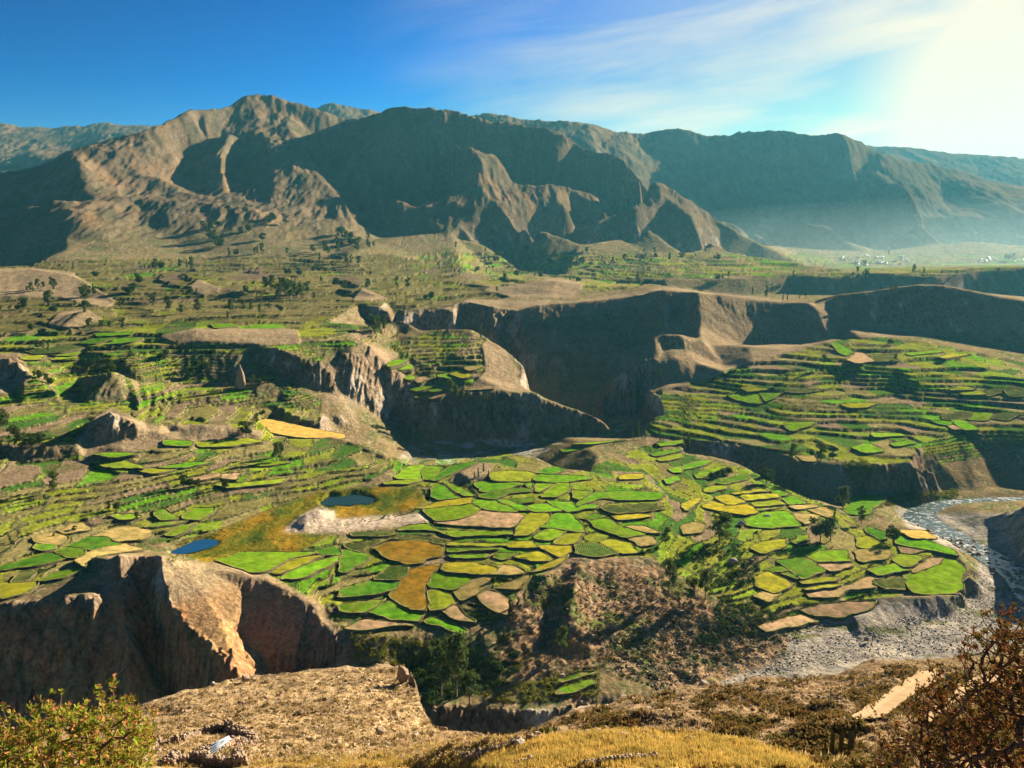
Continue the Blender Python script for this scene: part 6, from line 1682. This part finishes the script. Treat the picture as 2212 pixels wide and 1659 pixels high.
# ------------------------------------------------------------------ leafy shrubs close to the camera
def shrub(name, label, root_px, poly, d0, d1, ntip, seed, leaf_m, flow_m, leaf=.034, flow_share=.4):
    r = random.Random(seed); ux = math.atan((root_px - PW / 2) / FPX); dr = (d0 + d1) / 2
    root = Vector((dr * math.sin(ux), dr * math.cos(ux), 0)); root.z = zat(root.x, root.y) - 0.05
    xs_ = [p[0] for p in poly]; ys_ = [p[1] for p in poly]; tips = []
    while len(tips) < ntip:
        p = (r.uniform(min(xs_), max(xs_)), r.uniform(min(ys_), max(ys_)))
        if not inside_pt(p, poly): continue
        u_, v_, z_ = uvz(p[0], p[1], d=r.uniform(d0, d1)); d = math.exp(v_)
        c_ = Vector((d * math.sin(u_), d * math.cos(u_), z_)); q_ = r.randint(3, 9)
        if r.random() < .25: q_ = 1
        for _ in range(q_): tips.append(c_ + Vector((r.gauss(0, .06), r.gauss(0, .08), r.gauss(0, .07))) * (q_ > 1))
    tips = tips[:ntip]
    tips.sort(key=lambda t: (t - root).length)
    nodes = [root.copy()]; parent = [-1]
    # main stems fan out from the root
    for i in range(9):
        t = tips[r.randrange(len(tips))]; prev = 0
        for q in (.25, .5, .72):
            p = root.lerp(t, q); p.z = root.z + (t.z - root.z) * (q ** .8); p += Vector((r.uniform(-.05, .05), r.uniform(-.05, .05), 0))
            nodes.append(p); parent.append(prev); prev = len(nodes) - 1
    tipidx = []
    NA = np.zeros((len(nodes) + 2 * ntip, 3)); NA[:len(nodes)] = [n[:] for n in nodes]; cnt = len(nodes)
    for t in tips:
        dd = NA[:cnt] - np.array(t[:]); c = np.sqrt((dd ** 2).sum(1)) + 1.4 * np.maximum(0, dd[:, 2] + .02); c[0] += .5
        k = int(c.argmin()); a = Vector(NA[k]); m_ = a.lerp(t, .5) + Vector((r.uniform(-.02, .02), r.uniform(-.02, .02), r.uniform(-.02, .0)))
        NA[cnt] = m_[:]; parent.append(k); NA[cnt + 1] = t[:]; parent.append(cnt); tipidx.append(cnt + 1); cnt += 2
    load = np.ones(cnt)
    for i in range(cnt - 1, 0, -1): load[parent[i]] += load[i]
    V_, F_ = [], []
    for i in range(1, cnt):
        a = Vector(NA[parent[i]]); b = Vector(NA[i]); t = b - a
        if t.length < 1e-4: continue
        x = t.orthogonal().normalized(); y = t.cross(x).normalized()
        ra_ = min(.022, .0017 * load[parent[i]] ** .42); rb = min(.02, .0017 * load[i] ** .42); ra_ = min(ra_, rb * 1.8); o_ = len(V_)
        for p, q in ((a, ra_), (b, rb)):
            for k in range(4): V_.append((p + x * math.cos(k * 1.571) * q + y * math.sin(k * 1.571) * q)[:])
        for k in range(4): F_.append((o_ + k, o_ + (k + 1) % 4, o_ + 4 + (k + 1) % 4, o_ + 4 + k))
    e = bpy.data.objects.new(name, None); COL.objects.link(e); e.location = root; e['label'] = label; e['category'] = 'shrub'
    ro = np.array(root[:])
    link('branches', mesh_np('branches', np.array(V_) - ro, np.array(F_), M_TWIG, True), e)
    LV, LF, FV, FF = [], [], [], []
    for ti in tipidx:
        p = Vector(NA[ti]); ax = (p - Vector(NA[parent[ti]])).normalized(); ax = (ax + Vector((0, 0, .6))).normalized()
        for st_ in range(2):
            p0 = p - ax * st_ * leaf * .7; n_ = 6 if st_ == 0 else 4
            for k in range(n_):
                a = k * 6.283 / n_ + r.uniform(-.4, .4); x = ax.orthogonal().normalized(); y = ax.cross(x)
                rad = x * math.cos(a) + y * math.sin(a); d = (rad * r.uniform(.6, 1) + ax * r.uniform(.4, 1.1)).normalized(); s_ = d.cross(rad + Vector((.01, .02, .03))).normalized()
                if s_.length < .1: s_ = x
                L_ = leaf * r.uniform(.7, 1.25); W_ = L_ * .2; o_ = len(LV); cu = ax * (-L_ * .12)
                LV += [p0[:], (p0 + d * L_ * .5 + s_ * W_ + cu * .3)[:], (p0 + d * L_ + cu)[:], (p0 + d * L_ * .5 - s_ * W_ + cu * .3)[:]]
                LF.append((o_, o_ + 1, o_ + 2, o_ + 3))
        if r.random() < flow_share:
            for k in range(10):
                c = p + ax * .012 + Vector((r.gauss(0, .012), r.gauss(0, .012), r.gauss(0, .012))); o_ = len(FV); q = .010
                for w_ in range(3): FV.append((c + Vector((r.gauss(0, q), r.gauss(0, q), r.gauss(0, q))))[:])
                FF.append((o_, o_ + 1, o_ + 2))
    link('leaves', mesh_np('leaves', np.array(LV) - ro, np.array(LF), leaf_m), e, kind='stuff')
    if FV: link('flower_heads', mesh_np('flower_heads', np.array(FV) - ro, np.array(FF), flow_m), e, kind='stuff')
shrub('flowering_shrub', 'green and orange flowering shrub filling the bottom left corner', 110, [(-60, 1700), (-60, 1600), (15, 1590), (60, 1560), (110, 1520), (140, 1545), (180, 1530), (215, 1508), (262, 1512), (300, 1560), (330, 1600), (335, 1700)], 5.2, 6.8, 950, 3, M_SLEAF, M_SFLOW, leaf=.046, flow_share=.9)
shrub('rusty_shrub', 'tall rusty leaved shrub filling the bottom right corner', 2120, [(1905, 1720), (1900, 1600), (1935, 1560), (1985, 1560), (2000, 1500), (2025, 1480), (2050, 1540), (2075, 1480), (2095, 1420), (2120, 1380), (2150, 1345), (2190, 1325), (2300, 1330), (2420, 1400), (2420, 1750)], 4.4, 6.4, 2000, 4, M_RLEAF, M_RFLOW, leaf=.028, flow_share=.22)
shrub('bare_shrub', 'thin branching shrub stem rising beside the dirt road', 2030, [(2000, 1400), (2014, 1385), (2030, 1440), (2060, 1500), (2090, 1560), (2060, 1600), (2030, 1560), (2010, 1470)], 5.0, 5.4, 60, 5, M_RLEAF, M_RFLOW, leaf=.03, flow_share=.5)
lap('shrubs')

# ------------------------------------------------------------------ the plain beyond, and the air
P = np.array([(-11000, -400, -332), (11000, -400, -332), (11000, 13000, -332), (-11000, 13000, -332)])
link('plain', mesh_np('plain', P, np.array([(0, 1, 2, 3)]), mat('plain_earth', (0.2, 0.16, 0.1), scale=0.01)), kind='structure')
def box(name, x0, x1, y0, y1, z0, z1, m):
    v = np.array([(x, y, z) for z in (z0, z1) for y in (y0, y1) for x in (x0, x1)])
    f = np.array([(0, 2, 3, 1), (4, 5, 7, 6), (0, 1, 5, 4), (2, 6, 7, 3), (0, 4, 6, 2), (1, 3, 7, 5)])
    return link(name, mesh_np(name, v, f, m), kind='stuff')
hm_ = bpy.data.materials.new('haze_air'); hm_.use_nodes = True
n_ = hm_.node_tree.nodes; n_.clear(); ho = n_.new('ShaderNodeOutputMaterial'); pv = n_.new('ShaderNodeVolumePrincipled')
pv.inputs['Color'].default_value = (0.16, 0.62, 0.85, 1); pv.inputs['Density'].default_value = HAZE_DENSITY; pv.inputs['Anisotropy'].default_value = 0.3
hm_.node_tree.links.new(pv.outputs[0], ho.inputs['Volume'])
box('haze', -11500, 11500, -600, 13500, -334, float(Zt.max()) + 30, hm_)
# thin valley mist lying over the far floor, as in the photograph
import bmesh
m3 = bpy.data.materials.new('mist_air'); m3.use_nodes = True
n_ = m3.node_tree.nodes; n_.clear(); ho = n_.new('ShaderNodeOutputMaterial'); pv = n_.new('ShaderNodeVolumePrincipled')
pv.inputs['Color'].default_value = (0.62, 0.86, 0.95, 1); pv.inputs['Density'].default_value = 0.000011; pv.inputs['Anisotropy'].default_value = 0.3
m3.node_tree.links.new(pv.outputs[0], ho.inputs['Volume'])
for k_, (rz, rs) in enumerate([(330, 1.0), (295, .98), (260, .96), (225, .94), (190, .92), (155, .9), (120, .85), (85, .8)]):      # thicker towards the ground
    bm = bmesh.new(); bmesh.ops.create_icosphere(bm, subdivisions=5, radius=1)
    for v_ in bm.verts: v_.co = Vector((2500 + v_.co.x * 2500 * rs, 4400 + v_.co.y * 1900 * rs, -160 + v_.co.z * rz))
    mm_ = bpy.data.meshes.new('mist'); bm.to_mesh(mm_); bm.free(); mm_.materials.append(m3)
    link('mist', mm_, kind='stuff')
lap('done')
